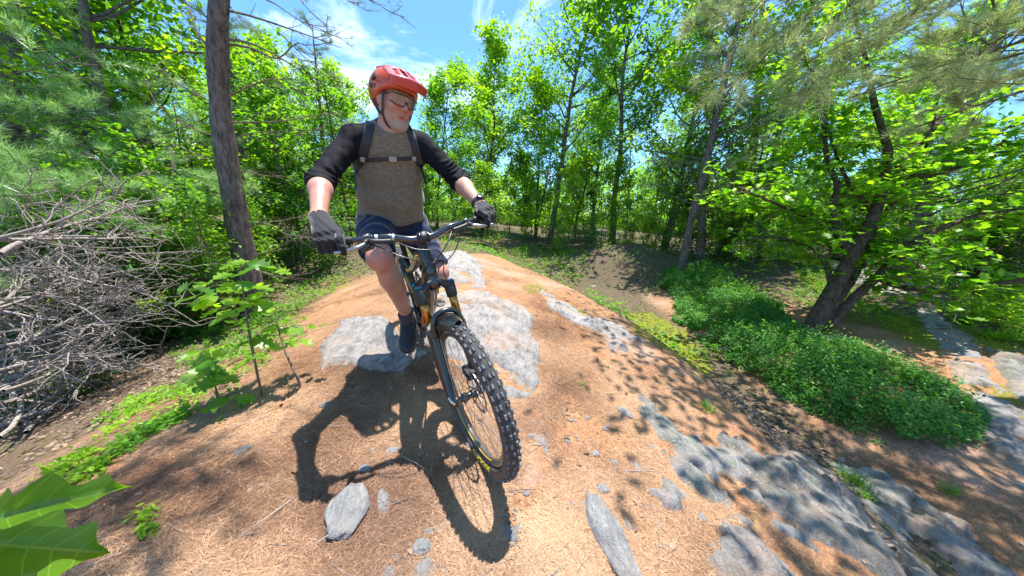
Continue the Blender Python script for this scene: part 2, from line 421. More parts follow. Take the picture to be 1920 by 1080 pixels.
def outcrop(px, h, label, mt=ROCK, rough=.045, step=.016, edge=.05, tilt=0.0):
    poly = gpoly(px); lo = poly.min(0) - .12; hi = poly.max(0) + .12
    step = max(step, float(np.max(hi - lo)) / 320)
    X, Y = np.meshgrid(np.arange(lo[0], hi[0], step), np.arange(lo[1], hi[1], step), indexing='ij')
    d = sd_poly(X, Y, poly) + .09 * fbm(X * 4.2, Y * 4.2, 1.) + .05 * fbm(X * 17, Y * 17, 4., 5, .6)
    ROCKS.append((poly, lo, hi))
    prof = np.where(d < 0, (1 - np.exp(d / edge)) * (.55 + .5 * fbm(X * 2.2, Y * 2.2, 6.)), -.9 * np.minimum(1, d / .05))
    crack = np.abs(fbm(X * 1.6 + Y * 2.4, Y * .9 - X * .5, 7.))     # foliation cracks
    cr2 = np.abs(fbm(X * 3.4 + 5, Y * 3.4, 9.))
    Z = G(X, Y) + h * prof + np.where(d < 0, rough * fbm(X * 5, Y * 3, 2.) * np.clip(-d / .1, 0, 1), 0) \
        - np.where(d < .0, .035 * np.exp(-(crack / .03) ** 2) + .012 * np.exp(-(cr2 / .03) ** 2), 0) + .009 * fbm(X * 26, Y * 26, 1., 5, .65) + np.where(d < 0, .026 * np.floor(2.6 * fbm(X * 2.6 + Y * 3.1, Y * 1.5 - X, 5.) + .5), 0)
    ix = np.arange(X.size).reshape(X.shape); F = np.stack([ix[:-1, :-1], ix[1:, :-1], ix[1:, 1:], ix[:-1, 1:]], -1)
    keep = (d[:-1, :-1] < .07) | (d[1:, 1:] < .07); F = F[keep]
    used, inv = np.unique(F, return_inverse=True)
    V = np.stack([X, Y, Z], -1).reshape(-1, 3)[used]
    o = mesh_obj('rock_outcrop', V, inv.reshape(-1, 4), mt)
    tag(o, label, kind='structure'); return o
outcrop([(800, 478), (870, 474), (900, 500), (915, 545), (985, 585), (1003, 640), (1020, 730), (985, 757), (925, 745), (870, 700), (800, 640), (770, 560), (765, 510)], .085,
        'long pale bedrock slab running up the crest under the bicycle')
outcrop([(600, 655), (640, 610), (700, 590), (745, 605), (752, 640), (800, 660), (770, 690), (700, 765), (735, 700), (660, 680), (620, 690)], .03,
        'pale bedrock patch beside the right shoe')
outcrop([(985, 812), (1015, 820), (1035, 870), (1030, 930), (1000, 975), (985, 1070), (945, 1080), (935, 960), (955, 900), (975, 880)], .05,
        'grey bedrock ledge just beyond the front tyre')
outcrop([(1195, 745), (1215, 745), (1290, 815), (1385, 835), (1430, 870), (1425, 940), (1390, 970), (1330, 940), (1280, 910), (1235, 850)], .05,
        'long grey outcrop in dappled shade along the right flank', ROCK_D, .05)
outcrop([(1335, 975), (1400, 955), (1460, 985), (1500, 1030), (1540, 1100), (1380, 1110), (1335, 1060)], .06, 'broken grey outcrop at the bottom right of the needles', ROCK, .05)
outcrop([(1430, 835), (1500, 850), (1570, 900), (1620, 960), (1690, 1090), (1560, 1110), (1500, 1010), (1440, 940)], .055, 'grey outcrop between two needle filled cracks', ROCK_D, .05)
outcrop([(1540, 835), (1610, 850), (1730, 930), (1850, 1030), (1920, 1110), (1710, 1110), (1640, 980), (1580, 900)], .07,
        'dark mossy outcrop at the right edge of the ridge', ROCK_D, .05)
outcrop([(1000, 535), (1040, 560), (1100, 590), (1160, 610), (1195, 640), (1150, 635), (1090, 610), (1030, 575)], .02, 'thin grey rock streak in the needles')
outcrop([(1130, 625), (1150, 635), (1172, 655), (1155, 655)], .015, 'small rock streak below the thin grey one', step=.012)
outcrop([(490, 790), (520, 740), (560, 735), (540, 770), (505, 800)], .015, 'faint rock patch left of the shadow', step=.012)
outcrop([(1225, 930), (1250, 895), (1290, 930), (1275, 970), (1240, 955)], .02, 'flat pale rock patch in the needles', step=.012)
outcrop([(1520, 480), (1600, 500), (1700, 520), (1780, 560), (1760, 590), (1640, 545), (1540, 510)], .05, 'far sunlit rock slab behind the leaning tree', ROCK, .04)
outcrop([(1700, 570), (1760, 590), (1830, 640), (1860, 700), (1925, 800), (1990, 900), (1990, 990), (1880, 870), (1820, 760), (1760, 650)], .05,
        'pale rock path slanting down at the far right', ROCK, .02)
outcrop([(1850, 655), (1925, 680), (1990, 740), (1990, 800), (1900, 740), (1850, 690)], .12, 'rounded violet grey boulder slab at the right edge', ROCK_D, .05)
outcrop([(1770, 665), (1800, 660), (1835, 700), (1800, 715)], .09, 'small grey rock beside the rock path', ROCK_D, .03, .012)

def stone(px, sz, asp, ang, label, hgt=.4, mt=STONE, name='stone', seed=0, group=None):
    """loose stone: irregular flattened lump half sunk in the needles; px = pixel of its middle, sz = half length in m"""
    p = ghit(*px); r = np.random.default_rng(seed + int(px[0] * 7 + px[1]))
    nth, nph = (26, 14) if sz > .04 else (12, 7)
    th = np.linspace(0, 2 * np.pi, nth, endpoint=False); ph = np.linspace(-.9, 1.571, nph)
    T, H = np.meshgrid(th, ph, indexing='ij'); d = np.stack([np.cos(T) * np.cos(H), np.sin(T) * np.cos(H), np.sin(H)], -1)
    k = r.random(3) * 50; rad = 1 + .42 * fbm(d[..., 0] * 1.7 + k[0], d[..., 1] * 1.7 + k[1], d[..., 2] * 1.7 + k[2]) + .07 * fbm(d[..., 0] * 6 + k[0], d[..., 1] * 6, d[..., 2] * 6)
    facet = np.min(np.stack([.80 / np.maximum(.2, d @ nrm(r.normal(size=3))) for _ in range(7)]), 0)
    rad = np.minimum(rad, np.maximum(.6, facet))
    q = d * rad[..., None] * np.array([sz, sz * asp, sz * hgt]); c, s = math.cos(ang), math.sin(ang)
    q = np.stack([q[..., 0] * c - q[..., 1] * s, q[..., 0] * s + q[..., 1] * c, q[..., 2]], -1)
    n = gn(p[0], p[1]); u = nrm(np.cross([0, 1, 0], n)); w = np.cross(n, u)
    q = q[..., :1] * u + q[..., 1:2] * w + q[..., 2:] * n
    ix = np.arange(nth * nph).reshape(nth, nph); nx = np.roll(ix, -1, 0)
    F = np.stack([ix[:, :-1], nx[:, :-1], nx[:, 1:], ix[:, 1:]], -1).reshape(-1, 4)
    o = mesh_obj(name, q.reshape(-1, 3), F, mt); o.location = (p + n * sz * hgt * .12).tolist()
    tag(o, label, 'stone' if sz > .03 else 'pebble', group); ROCKS.append((None, p[:2], sz * .8)); return o
stone((652, 963), .105, .72, 1.75, 'large pale grey stone half sunk below the helmet shadow', .42)
stone((718, 938), .065, .42, 2.2, 'narrow pinkish white stone right of the large grey stone', .22)
stone((1146, 1020), .21, .30, 1.95, 'long pale stone blade standing out near the bottom edge', .28)
stone((790, 1026), .042, .7, .2, 'oval pale stone crossed by the thin pole shadow', .45)
stone((795, 1066), .042, .8, .7, 'pale stone just below the oval one on the pole shadow', .35)
stone((730, 1076), .034, .8, .1, 'pale stone at the bottom edge left of the pole shadow', .35)
stone((457, 846), .040, .45, 1.0, 'small dark blue grey stone alone in the left needles', .6, ROCK_D)
stone((608, 762), .034, .6, .4, 'dark stone inside the edge of the rider shadow', .6, ROCK_D)
stone((1172, 776), .052, .7, -.9, 'largest white angular stone right of the front tyre', .5)
stone((1130, 918), .036, .75, .1, 'white rounded stone above the long stone blade', .55)
stone((1117, 851), .024, .9, .3, 'round white pebble above the white rounded stone', .6)
stone((1222, 839), .022, .9, .6, 'small white pebble beside the dappled outcrop', .6)
stone((1101, 783), .020, .8, 0, 'small white pebble between the tyre and the angular stone', .5)
stone((1139, 800), .015, .8, 0, 'tiny white pebble below the largest angular stone', .6)
stone((1315, 972), .027, .7, 1.2, 'small grey oval stone in the needles at lower right', .7)
stone((1152, 867), .028, .5, -.2, 'flat tan stone right of the round white pebble', .4)
stone((1152, 881), .016, .8, -.2, 'white pebble just below the flat tan stone', .5)
stone((1127, 897), .013, 1, 0, 'brown grey pebble above the white rounded stone', .8, ROCK_D)
stone((1195, 877), .045, .6, 1.9, 'flat pale slab bit right of the pebble cluster', .2)
stone((1178, 985), .034, .55, 1.7, 'flat white stone beside the long stone blade', .25)
stone((684, 880), .030, .7, .3, 'pale stone lit between the helmet and bar shadows', .6)
stone((714, 799), .024, .5, 1.3, 'narrow violet pebble inside the gap of the rider shadow', .4)
stone((735, 846), .034, .6, .5, 'pale stone at the bar shadow', .4)
stone((880, 836), .024, .8, .5, 'round pale pebble touching the front tyre', .7)
stone((804, 998), .018, .9, .5, 'small pale pebble above the two crossed stones', .7)
stone((1112, 537), .075, .5, 0, 'flat grey stone at the crest edge on the right', .35)
stone((1055, 514), .045, .5, 0, 'small flat stone near the crest', .3)
stone((1372, 655), .11, .55, -.6, 'violet grey stone in the leaf litter by the shrubs', .4)
stone((1054, 654), .035, .6, 1, 'flat violet stone patch in the sunlit needles', .18)
stone((1036, 624), .03, .6, 1, 'upper flat violet stone patch in the sunlit needles', .15)
stone((820, 992), .012, .9, 1, 'tiny pebble beside the pole shadow', .7)
stone((868, 914), .016, .8, 1, 'tiny pebble within the front wheel shadow ring', .6)
r_ = np.random.default_rng(11)
PEB = []
for k in range(130):
    u, v = r_.uniform(620, 1380), r_.uniform(560, 1075) if k > 46 else r_.uniform(700, 1075)
    q = ghit(u, v); PEB.append(stone((u, v), r_.uniform(.006, .017), r_.uniform(.5, 1), r_.uniform(0, 3),
        'tiny pale grit pebble lying in the orange needles', .6, name='pebble', group='tiny pebbles strewn over the needles'))
# ================================================================ mountain bike
def rotx(a): c, s = math.cos(a), math.sin(a); return np.array([[1, 0, 0], [0, c, -s], [0, s, c]])
def roty(a): c, s = math.cos(a), math.sin(a); return np.array([[c, 0, s], [0, 1, 0], [-s, 0, c]])
def rotz(a): c, s = math.cos(a), math.sin(a); return np.array([[c, -s, 0], [s, c, 0], [0, 0, 1]])
BIKE_T = np.array([-.7765, 2.2157, -1.0317 + CZ]); BIKE_M = rotz(R(-57.76)) @ roty(R(7.04)) @ rotx(R(11.36))
HA = R(65); SU = np.array([-math.cos(HA), 0, math.sin(HA)]); SN = np.array([math.sin(HA), 0, math.cos(HA)])
FHUB = np.array([1.22, 0, .372]); RHUB = np.array([0, 0, .372]); SA = FHUB - .044 * SN
def _ax(u, a):
    K = np.array([[0, -u[2], u[1]], [u[2], 0, -u[0]], [-u[1], u[0], 0]]); return np.eye(3) + math.sin(a) * K + (1 - math.cos(a)) * K @ K
SM = _ax(SU, R(4.237))
def st(V): return (np.asarray(V, float).reshape(-1, 3) - SA) @ SM.T + SA        # turn with the steering
def BL(p, steer=False):
    p = np.asarray(p, float).reshape(-1, 3)
    if steer: p = st(p)
    return (p @ BIKE_M.T + BIKE_T)
bike = empty('mountain_bike'); mw = Matrix.Identity(4)
for i in range(3):
    for j in range(3): mw[i][j] = BIKE_M[i, j]
    mw[i][3] = BIKE_T[i]
bike.matrix_world = mw
tag(bike, 'black and gold full suspension mountain bike ridden by the man in the red helmet', 'bicycle')
BLACK = mat('bike_black', (.012, .013, .015), .28, coat=.6); MATTE = mat('matte_black', (.018, .018, .02), .5)
CARB = mat('bar_black', (.02, .022, .026), .16, coat=1.0); GOLD = mat('gold_stanchion', (.42, .22, .05), .22, metal=.85)
TAN = mat('frame_gold', (.36, .27, .13), .35, coat=.5); BLUE = mat('blue_anodised', (.01, .25, .42), .25, metal=.6)
SILVER = mat('silver_metal', (.55, .57, .6), .25, metal=1.0); STEEL = mat('steel', (.35, .36, .38), .3, metal=1.0)
RUBBER = mat('tyre_rubber', (.035, .034, .035), .75, var=.4, scale=60, bump=.0006); KNOB = mat('dusty_tread', (.13, .125, .13), .85, var=.55, scale=45)
RIMM = mat('rim_dark', (.10, .085, .08), .3, coat=.5); SIDE = mat('sidewall', (.075, .06, .055), .6, var=.3, scale=40)
YEL = mat('yellow_print', (.85, .62, .02), .5); WHT = mat('white_print', (.7, .72, .74), .5); ORG = mat('orange_print', (.7, .10, .02), .4)
GREYP = mat('grey_guard', (.20, .22, .24), .35, var=.2, scale=20)

def ring(c, R0, prof, n=96, fn=None):
    """revolve a closed profile [(radial, lateral)] about the lateral axis through c"""
    th = np.linspace(0, 2 * np.pi, n, endpoint=False); pr = np.asarray(prof, float); m_ = len(pr)
    V = np.stack([c[0] + np.cos(th)[:, None] * (R0 + pr[None, :, 0]), c[1] + np.broadcast_to(pr[None, :, 1], (n, m_)), c[2] + np.sin(th)[:, None] * (R0 + pr[None, :, 0])], -1).reshape(-1, 3)
    i = np.arange(n)[:, None]; j = np.arange(m_)[None]
    F = np.stack([i * m_ + j, i * m_ + (j + 1) % m_, ((i + 1) % n) * m_ + (j + 1) % m_, ((i + 1) % n) * m_ + j], -1).reshape(-1, 4)
    return V, F
def letters(txt, size, mt, name, parent, fn):
    """raised lettering, bent by fn(x, y) -> local point"""
    cu = bpy.data.curves.new('text', 'FONT'); cu.body = txt; cu.size = size; cu.extrude = 0; cu.resolution_u = 2; cu.space_character = 1.05; cu.offset = size * .025
    o = bpy.data.objects.new('text', cu); COL.objects.link(o)
    dg = bpy.context.evaluated_depsgraph_get(); me = bpy.data.meshes.new_from_object(o.evaluated_get(dg))
    V = np.array([v.co[:] for v in me.vertices]); polys = [list(p.vertices) for p in me.polygons]
    bpy.data.objects.remove(o); bpy.data.curves.remove(cu)
    by = {}
    for p in polys: by.setdefault(len(p), []).append(p)
    V = np.array([fn(x, y) for x, y, _ in V]); bpy.data.meshes.remove(me)
    return mesh_obj(name, V, [np.array(v) for v in by.values()], mt, parent, smooth=False)
def make_wheel(c, name, front):
    fn = st if front else (lambda v: v)
    w = mesh_obj(name, *((lambda a: (fn(a[0]), a[1]))(tube([c + [0, -.05, 0], c + [0, -.036, 0], c + [0, -.03, 0], c + [0, 0, 0], c + [0, .03, 0], c + [0, .036, 0], c + [0, .05, 0]], [.014, .014, .026, .015, .026, .02, .02], 16))), BLACK, bike)
    a = np.linspace(-.75, np.pi + .75, 15)
    tp = [(.0315 * math.sin(t) * 1.0, -.0315 * math.cos(t)) for t in a]
    V, F = ring(c, .3385, tp); mesh_obj('tyre', fn(V), F, SIDE, w)
    a = np.linspace(.62, np.pi - .62, 8); cap = [(.0322 * math.sin(t), -.0322 * math.cos(t)) for t in a]
    V, F = ring(c, .3385, cap + [(cap[-1][0] - .003, cap[-1][1]), (cap[0][0] - .003, cap[0][1])]); mesh_obj('tread', fn(V), F, RUBBER, w)
    kb = MB(); N = 62
    for i in range(N):
        for rowset in (((-.0068, .0), (.0068, .0)) if i % 2 else ((-.0115, .012), (.0115, .012)), ((-.0245, .0), (.0245, .0)) if i % 2 == 0 else ((-.0262, .2), (.0262, .2))):
            for (y, off) in rowset:
                th = 2 * np.pi * (i + (off if abs(y) < .02 else 0)) / N; s_ = abs(y) > .02
                ph = math.asin(np.clip(y / .0325, -1, 1)); nv = np.array([math.cos(th) * math.cos(ph), math.sin(ph), math.sin(th) * math.cos(ph)])
                tg = np.array([-math.sin(th), 0, math.cos(th)]); lt = np.cross(nv, tg)
                cc = c + np.array([math.cos(th), 0, math.sin(th)]) * .3385 + nv * .0345
                V, F = box(cc, (tg, lt, nv), (.0088 if not s_ else .0095, .0048 if not s_ else .0035, .0038)); top = ((V - cc) @ nv) > 0; V[top] = cc + (V[top] - cc) * .86
                kb.add(V, F)
    o = kb.build('tread_knobs', KNOB, w, smooth=False, fn=fn); o['kind'] = 'stuff'
    V, F = ring(c, .305, [(.006, -.017), (.008, -.013), (0, -.011), (-.016, -.006), (-.018, 0), (-.016, .006), (0, .011), (.008, .013), (.006, .017), (-.004, .014), (-.021, .007), (-.023, 0), (-.021, -.007), (-.004, -.014)])
    mesh_obj('rim', fn(V), F, RIMM, w)
    for k in range(28):
        side = 1 if k % 2 else -1; th = 2 * np.pi * k / 28; off = (1 if (k // 2) % 2 else -1) * 1.15
        a_ = c + np.array([math.cos(th + off) * .027, side * .031, math.sin(th + off) * .027]); b_ = c + np.array([math.cos(th) * .284, side * .003, math.sin(th) * .284])
        V, F = tube([a_, b_], .0011, 4, cap=False); mesh_obj('spoke', fn(V), F, STEEL, w)
    # brake disc with a scalloped rim and spider arms
    rd = MB(); th = np.linspace(0, 2 * np.pi, 120, endpoint=False); ro = .100 + .0025 * np.sin(th * 12); yy = c[1] + .034
    for y0 in (-.001, .001): pass
    P_ = [];
    for rr_, yo in ((ro, -.001), (ro, .001), (np.full(120, .084), .001), (np.full(120, .084), -.001)): P_.append(np.stack([c[0] + rr_ * np.cos(th), np.full(120, yy + yo), c[2] + rr_ * np.sin(th)], -1))
    V = np.concatenate(P_); F = [];
    for k in range(4):
        a_ = k * 120 + np.arange(120); b_ = ((k + 1) % 4) * 120 + np.arange(120); F.append(np.stack([a_, np.roll(a_, -1), np.roll(b_, -1), b_], -1))
    rd.add(V, np.concatenate(F))
    for k in range(6):
        t0 = k * np.pi / 3; V, F = tube([c + [math.cos(t0) * .02, .034, math.sin(t0) * .02], c + [math.cos(t0 + .35) * .085, .034, math.sin(t0 + .35) * .085]], .0045, 6, flat=((0, 1, 0), .3)); rd.add(V, F)
    rd.build('brake_disc', STEEL, w, smooth=False, fn=fn)
    return w
fw_ = make_wheel(FHUB, 'front_wheel', True); rw_ = make_wheel(RHUB, 'rear_wheel', False)
def on_wall(a0, r0, side):
    def f(x, y):
        t = a0 - x / r0 * 2.2; r_ = r0 + y; dd = np.clip((r_ - .3385) / .0315, -.95, .95)
        q = FHUB + np.array([math.cos(t) * r_, side * (.0325 * math.sqrt(1 - dd * dd) + .0025), math.sin(t) * r_]); return st(q)[0]
    return f
letters('MAXXIS', .022, YEL, 'tyre_lettering', fw_, on_wall(R(-52), .3165, -1))
V, F = ring(FHUB, .302, [(0, -.0165), (.0012, -.0165), (.0012, -.0158), (0, -.0158)]); th_ = None
yl = tube([st(FHUB + np.array([math.cos(t) * .291, -.0122, math.sin(t) * .291]))[0] for t in np.linspace(R(-50), R(-140), 20)], .0012, 6); mesh_obj('rim_stripe', *yl, YEL, fw_)

# ---- fork
def sp(h, y, f=0.0): return SA + SU * h + SN * f + np.array([0, y, 0])
fork = mesh_obj('fork', *(lambda t: (st(t[0]), t[1]))(tube([sp(.505, 0), sp(.54, 0), sp(.60, 0), sp(.66, 0)], [.026, .027, .024, .02], 16)), BLACK, bike)
cr_ = MB()
for s_ in (-1, 1):
    cr_.add(*tube(bezier([sp(.545, 0, .004), sp(.535, s_ * .03, .006), sp(.508, s_ * .058, .006), sp(.498, s_ * .069, 0)], 12), [.025] * 3 + [.021] * 4 + [.019] * 6 if False else .020, 12, flat=(SU, .85)))
    cr_.add(*tube([sp(.452, s_ * .069), sp(.456, s_ * .069), sp(.49, s_ * .069), sp(.525, s_ * .069), sp(.528, s_ * .069)], [.021, .0245, .026, .0265, .024], 24))
cr_.build('fork_crown', MATTE, fork, fn=st)
for s_ in (-1, 1):
    V, F = tube([sp(.37, s_ * .069), sp(.49, s_ * .069)], .019, 24); mesh_obj('stanchion', st(V), F, GOLD, fork)
    V, F = tube([sp(.528, s_ * .069), sp(.5335, s_ * .069), sp(.535, s_ * .069)], [.022, .0215, .017], 24); mesh_obj('top_cap', st(V), F, BLUE, fork)
lo_ = MB()
for s_ in (-1, 1):
    lo_.add(*tube([sp(.335, s_ * .069), sp(.33, s_ * .069), sp(.30, s_ * .069), sp(.18, s_ * .0715), sp(.03, s_ * .073, .012), sp(-.012, s_ * .074, .03), FHUB + [-.012, s_ * .066, -.03], FHUB + [-.006, s_ * .066, -.036]], [.0235, .0265, .0265, .0245, .0215, .019, .013, .008], 20))
    lo_.add(*tube([sp(.005, s_ * .068, .025), FHUB + [0, s_ * .062, 0.004], FHUB + [0.004, s_ * .062, -.018]], [.018, .019, .012], 12))
lo_.add(*tube(bezier([sp(.30, -.069, .015), sp(.35, -.066, .035), sp(.392, -.045, .042), sp(.405, 0, .045), sp(.392, .045, .042), sp(.35, .066, .035), sp(.30, .069, .015)], 30), .0125, 12, flat=(SU, 1.0)))
lo_.build('fork_lowers', BLACK, fork, fn=st)
V, F = tube([FHUB + [0, -.084, 0], FHUB + [0, -.072, 0], FHUB + [0, .05, 0]], [.011, .011, .0095], 12); mesh_obj('axle', st(V), F, SILVER, fork)
V, F = tube([FHUB + [0, -.083, 0], FHUB + [-.025, -.086, .012], FHUB + [-.055, -.084, .03]], [.007, .006, .005], 10); mesh_obj('axle_lever', st(V), F, SILVER, fork)
V, F = tube([sp(.345, .095, -.02), sp(.33, .075, -.035), sp(.10, .082, -.05), sp(.06, .082, -.04)], .0035, 6); mesh_obj('brake_hose', st(V), F, BLACK, fork)
V, F = box(FHUB + [-.075, .04, .06], np.eye(3), (.035, .018, .02)); mesh_obj('brake_caliper', st(V), F, MATTE, fork, smooth=False)
# mudguard hugging the tyre under the arch
a_ = np.linspace(R(93), R(160), 26); ys_ = np.linspace(-1, 1, 13); V = []
for k, t in enumerate(a_):
    wdt = .052 * (1 - .35 * max(0, (t - R(125)) / R(33))) * (1 - .55 * max(0, (R(112) - t) / R(19)))
    for y in ys_: V.append(FHUB + np.array([math.cos(t), 0, math.sin(t)]) * (.392 - .030 * abs(y) ** 2.2) + np.array([0, y * wdt, 0]))
V = np.array(V); m_ = len(ys_); V = np.concatenate([V, V + (FHUB - V) * .006])
ix = np.arange(len(a_) * m_).reshape(len(a_), m_); F1 = np.stack([ix[:-1, :-1], ix[1:, :-1], ix[1:, 1:], ix[:-1, 1:]], -1).reshape(-1, 4)
mesh_obj('mudguard', st(V), np.concatenate([F1, F1[:, ::-1] + len(a_) * m_]), BLACK, bike)

# ---- frame
fr = MB(); HT0, HT1 = sp(.575, 0), sp(.69, 0); BB = np.array([.435, 0, .34])
fr.add(*tube([sp(.568, 0), sp(.585, 0), sp(.63, 0), sp(.68, 0), sp(.695, 0)], [.026, .029, .025, .027, .024], 20))
fr.add(*tube(bezier([sp(.60, 0), sp(.56, 0, -.07), np.array([.70, 0, .55]), np.array([.53, 0, .375]), BB], 20), [.027] * 4 + [.033] * 9 + [.036] * 30, 16) if False else tube(bezier([sp(.60, 0), sp(.575, 0, -.08), np.array([.70, 0, .56]), np.array([.52, 0, .385]), BB], 20), .032, 16, flat=((0, 1, 0), .95)))
fr.add(*tube(bezier([sp(.665, 0), np.array([.78, 0, .93]), np.array([.5, 0, .76]), np.array([.33, 0, .70])], 18), .021, 14, flat=((0, 1, 0), 1.15)))
fr.add(*tube([BB, np.array([.37, 0, .50]), np.array([.325, 0, .70]), np.array([.305, 0, .76])], [.026, .019, .018, .018], 14))
fr.add(*tube([BB + [0, -.046, 0], BB + [0, .046, 0]], .026, 20))
fr.build('frame', BLACK, bike)
fl = MB()
for s_ in (-1, 1):
    fl.add(*tube(bezier([sp(.60, s_ * .027, -.02), np.array([.82, s_ * .031, .70]), np.array([.66, s_ * .034, .52]), np.array([.50, s_ * .034, .38])], 16), .0055, 8))
    fl.add(*tube(bezier([sp(.66, s_ * .021, -.02), np.array([.76, s_ * .023, .90]), np.array([.5, s_ * .023, .755]), np.array([.34, s_ * .021, .69])], 16), .0045, 8))
fl.build('frame_gold_trim', TAN, bike)
rs = MB()
for s_ in (-1, 1):
    rs.add(*tube(bezier([np.array([.42, s_ * .03, .43]), np.array([.30, s_ * .05, .41]), np.array([.1, s_ * .07, .385]), RHUB + [0, s_ * .074, 0]], 14), .012, 10))
    rs.add(*tube(bezier([np.array([.37, s_ * .035, .66]), np.array([.24, s_ * .05, .62]), np.array([.08, s_ * .068, .46]), RHUB + [0, s_ * .074, 0]], 14), .010, 10))
rs.build('rear_triangle', BLACK, bike)
rk = MB()
for s_ in (-1, 1): rk.add(*tube([np.array([.48, s_ * .034, .60]), np.array([.41, s_ * .036, .66]), np.array([.36, s_ * .036, .67])], [.014, .017, .012], 12, flat=((0, 1, 0), .45)))
rk.build('rocker_link', TAN, bike)
sh_ = mesh_obj('shock', *tube([np.array([.50, 0, .62]), np.array([.54, 0, .645]), np.array([.62, 0, .69])], [.017, .019, .019], 16), GOLD, bike)
mesh_obj('shock_can', *tube([np.array([.60, 0, .68]), np.array([.70, 0, .745]), np.array([.74, 0, .77])], [.026, .026, .018], 16), MATTE, sh_)
mesh_obj('shock_dial', *tube([np.array([.62, -.028, .70]), np.array([.62, -.045, .71])], .012, 14), BLUE, sh_)
for k, (t_, rr_) in enumerate(((.0, .013), (.045, .013), (.085, .010))):
    cpt = np.array([.60 - t_ * .8, -.0345, .452 - t_ * .9]) + np.array([.05, 0, .045]); dn = nrm([.7, 0, .62]); up_ = np.array([-.66, 0, .75])
    a_ = np.linspace(0, 2 * np.pi, 17); mesh_obj('frame_lettering', *tube([cpt + dn * rr_ * 1.1 * math.cos(x) + up_ * rr_ * 1.3 * math.sin(x) for x in a_], .003, 6, cap=False), ORG, bike)
# seat post and saddle
mesh_obj('seat_post', *tube([np.array([.31, 0, .74]), np.array([.275, 0, .84]), np.array([.265, 0, .87])], [.017, .016, .016], 14), MATTE, bike)
def saddle_f(p):
    d = seg(p, (.15, 0, .905), (.22, 0, .90), .062, .055, ((0, 0, 1), .38)); return smin(d, seg(p, (.20, 0, .90), (.41, 0, .895), .045, .018, ((0, 0, 1), .55)), .03)
V, F = surfnet(saddle_f, (.05, -.1, .84), (.46, .1, .96), .007); mesh_obj('saddle', V, F, MATTE, bike)
# ---- drivetrain
ck = MB(); CRA = R(-8)      # right crank forward
for s_, a0 in ((-1, CRA), (1, CRA + math.pi)):
    tip = BB + np.array([math.cos(a0) * .17, s_ * .085, math.sin(a0) * .17])
    ck.add(*tube([BB + [0, s_ * .062, 0], BB + np.array([math.cos(a0) * .05, s_ * .07, math.sin(a0) * .05]), tip], [.017, .015, .013], 12, flat=((0, 1, 0), .6)))
    V, F = box(tip + [0, s_ * .06, 0], roty(-.25).T, (.05, .048, .007))
    pd = mesh_obj('pedal', V, F, BLACK, bike, smooth=False)
    for q in range(4): mesh_obj('pedal_pin', *tube([tip + [(-.035 + .07 * (q % 2)), s_ * (.025 + .07 * (q // 2)), .005], tip + [(-.035 + .07 * (q % 2)), s_ * (.025 + .07 * (q // 2)), .014]], .002, 6), SILVER, pd)
    mesh_obj('pedal_axle', *tube([tip, tip + [0, s_ * .06, 0]], .007, 8), SILVER, pd)
ck.build('crank', BLACK, bike)
V, F = ring(BB + [0, -.052, 0], .058, [(.0, -.002), (.008, -.002), (.008, .002), (0, .002)], 64); k_ = (np.arange(64) % 2)[:, None] * 0.004
cw = mesh_obj('chainring', V, F, STEEL, bike, smooth=False)
chp = [BB + np.array([.066 * math.cos(t), -.052, .066 * math.sin(t)]) for t in np.linspace(R(95), R(-95), 14)]
chp += [np.array([.12, -.054, .20]), np.array([.03, -.056, .22]), np.array([.0, -.056, .30]), RHUB + [-.04, -.056, 0], RHUB + [0, -.056, .045]]
mesh_obj('chain', *tube(chp + [chp[0]], .0042, 6, flat=((0, 1, 0), .7)), STEEL, bike)
for r0 in (.046, .037, .028): mesh_obj('sprocket', *ring(RHUB + [0, -.056 + (.046 - r0) * .6, 0], r0, [(-.012, -.001), (.0, -.001), (0, .001), (-.012, .001)], 40), STEEL, bike, smooth=False)
# ---- cockpit
BC = SA + .735 * SU + .04 * SN
mesh_obj('stem', *(lambda t: (st(t[0]), t[1]))(tube([sp(.69, 0), sp(.70, 0), sp(.735, 0), sp(.755, 0)], [.019, .022, .022, .016], 16)), MATTE, bike)
stm = MB(); stm.add(*tube([sp(.727, 0), BC], .019, 12)); stm.add(*box(BC + SN * .004, (SN, (0, 1, 0), SU), (.024, .024, .023)))
stm.add(*tube([BC + [0, -.026, 0], BC + [0, .026, 0]], .0225, 16)); stm.build('stem_clamp', MATTE, bike, fn=st)
for s_ in (-1, 1):
    V, F = tube([BC + SN * .024 + [0, s_ * .018, .012], BC + SN * .030 + [0, s_ * .018, .012]], .0035, 8); mesh_obj('clamp_bolt', st(V), F, SILVER, bike)
def bar_pt(y):
    a_ = abs(y); return BC + np.array([-np.interp(a_, [0, .05, .14, .25, .39], [0, .002, .012, .028, .055]), y, np.interp(a_, [0, .045, .075, .13, .16, .39], [0, .001, .008, .027, .031, .037])])
bp_ = np.array([bar_pt(y) for y in np.linspace(-.39, .39, 61)]); br_ = np.interp(np.abs(np.linspace(-.39, .39, 61)), [0, .04, .1, .2, .39], [.0178, .0178, .0155, .0118, .0112])
hb = mesh_obj('handlebar', *(lambda t: (st(t[0]), t[1]))(tube(bp_, br_, 20)), CARB, bike)
for (y0, y1) in ((-.185, -.165), (-.125, -.10)):
    V, F = tube([bar_pt(y) for y in np.linspace(y0, y1, 4)], np.interp([abs(y0)] * 4, [.1, .2], [.0158, .0122]), 20, cap=False); mesh_obj('bar_decal', st(V), F, WHT, hb)
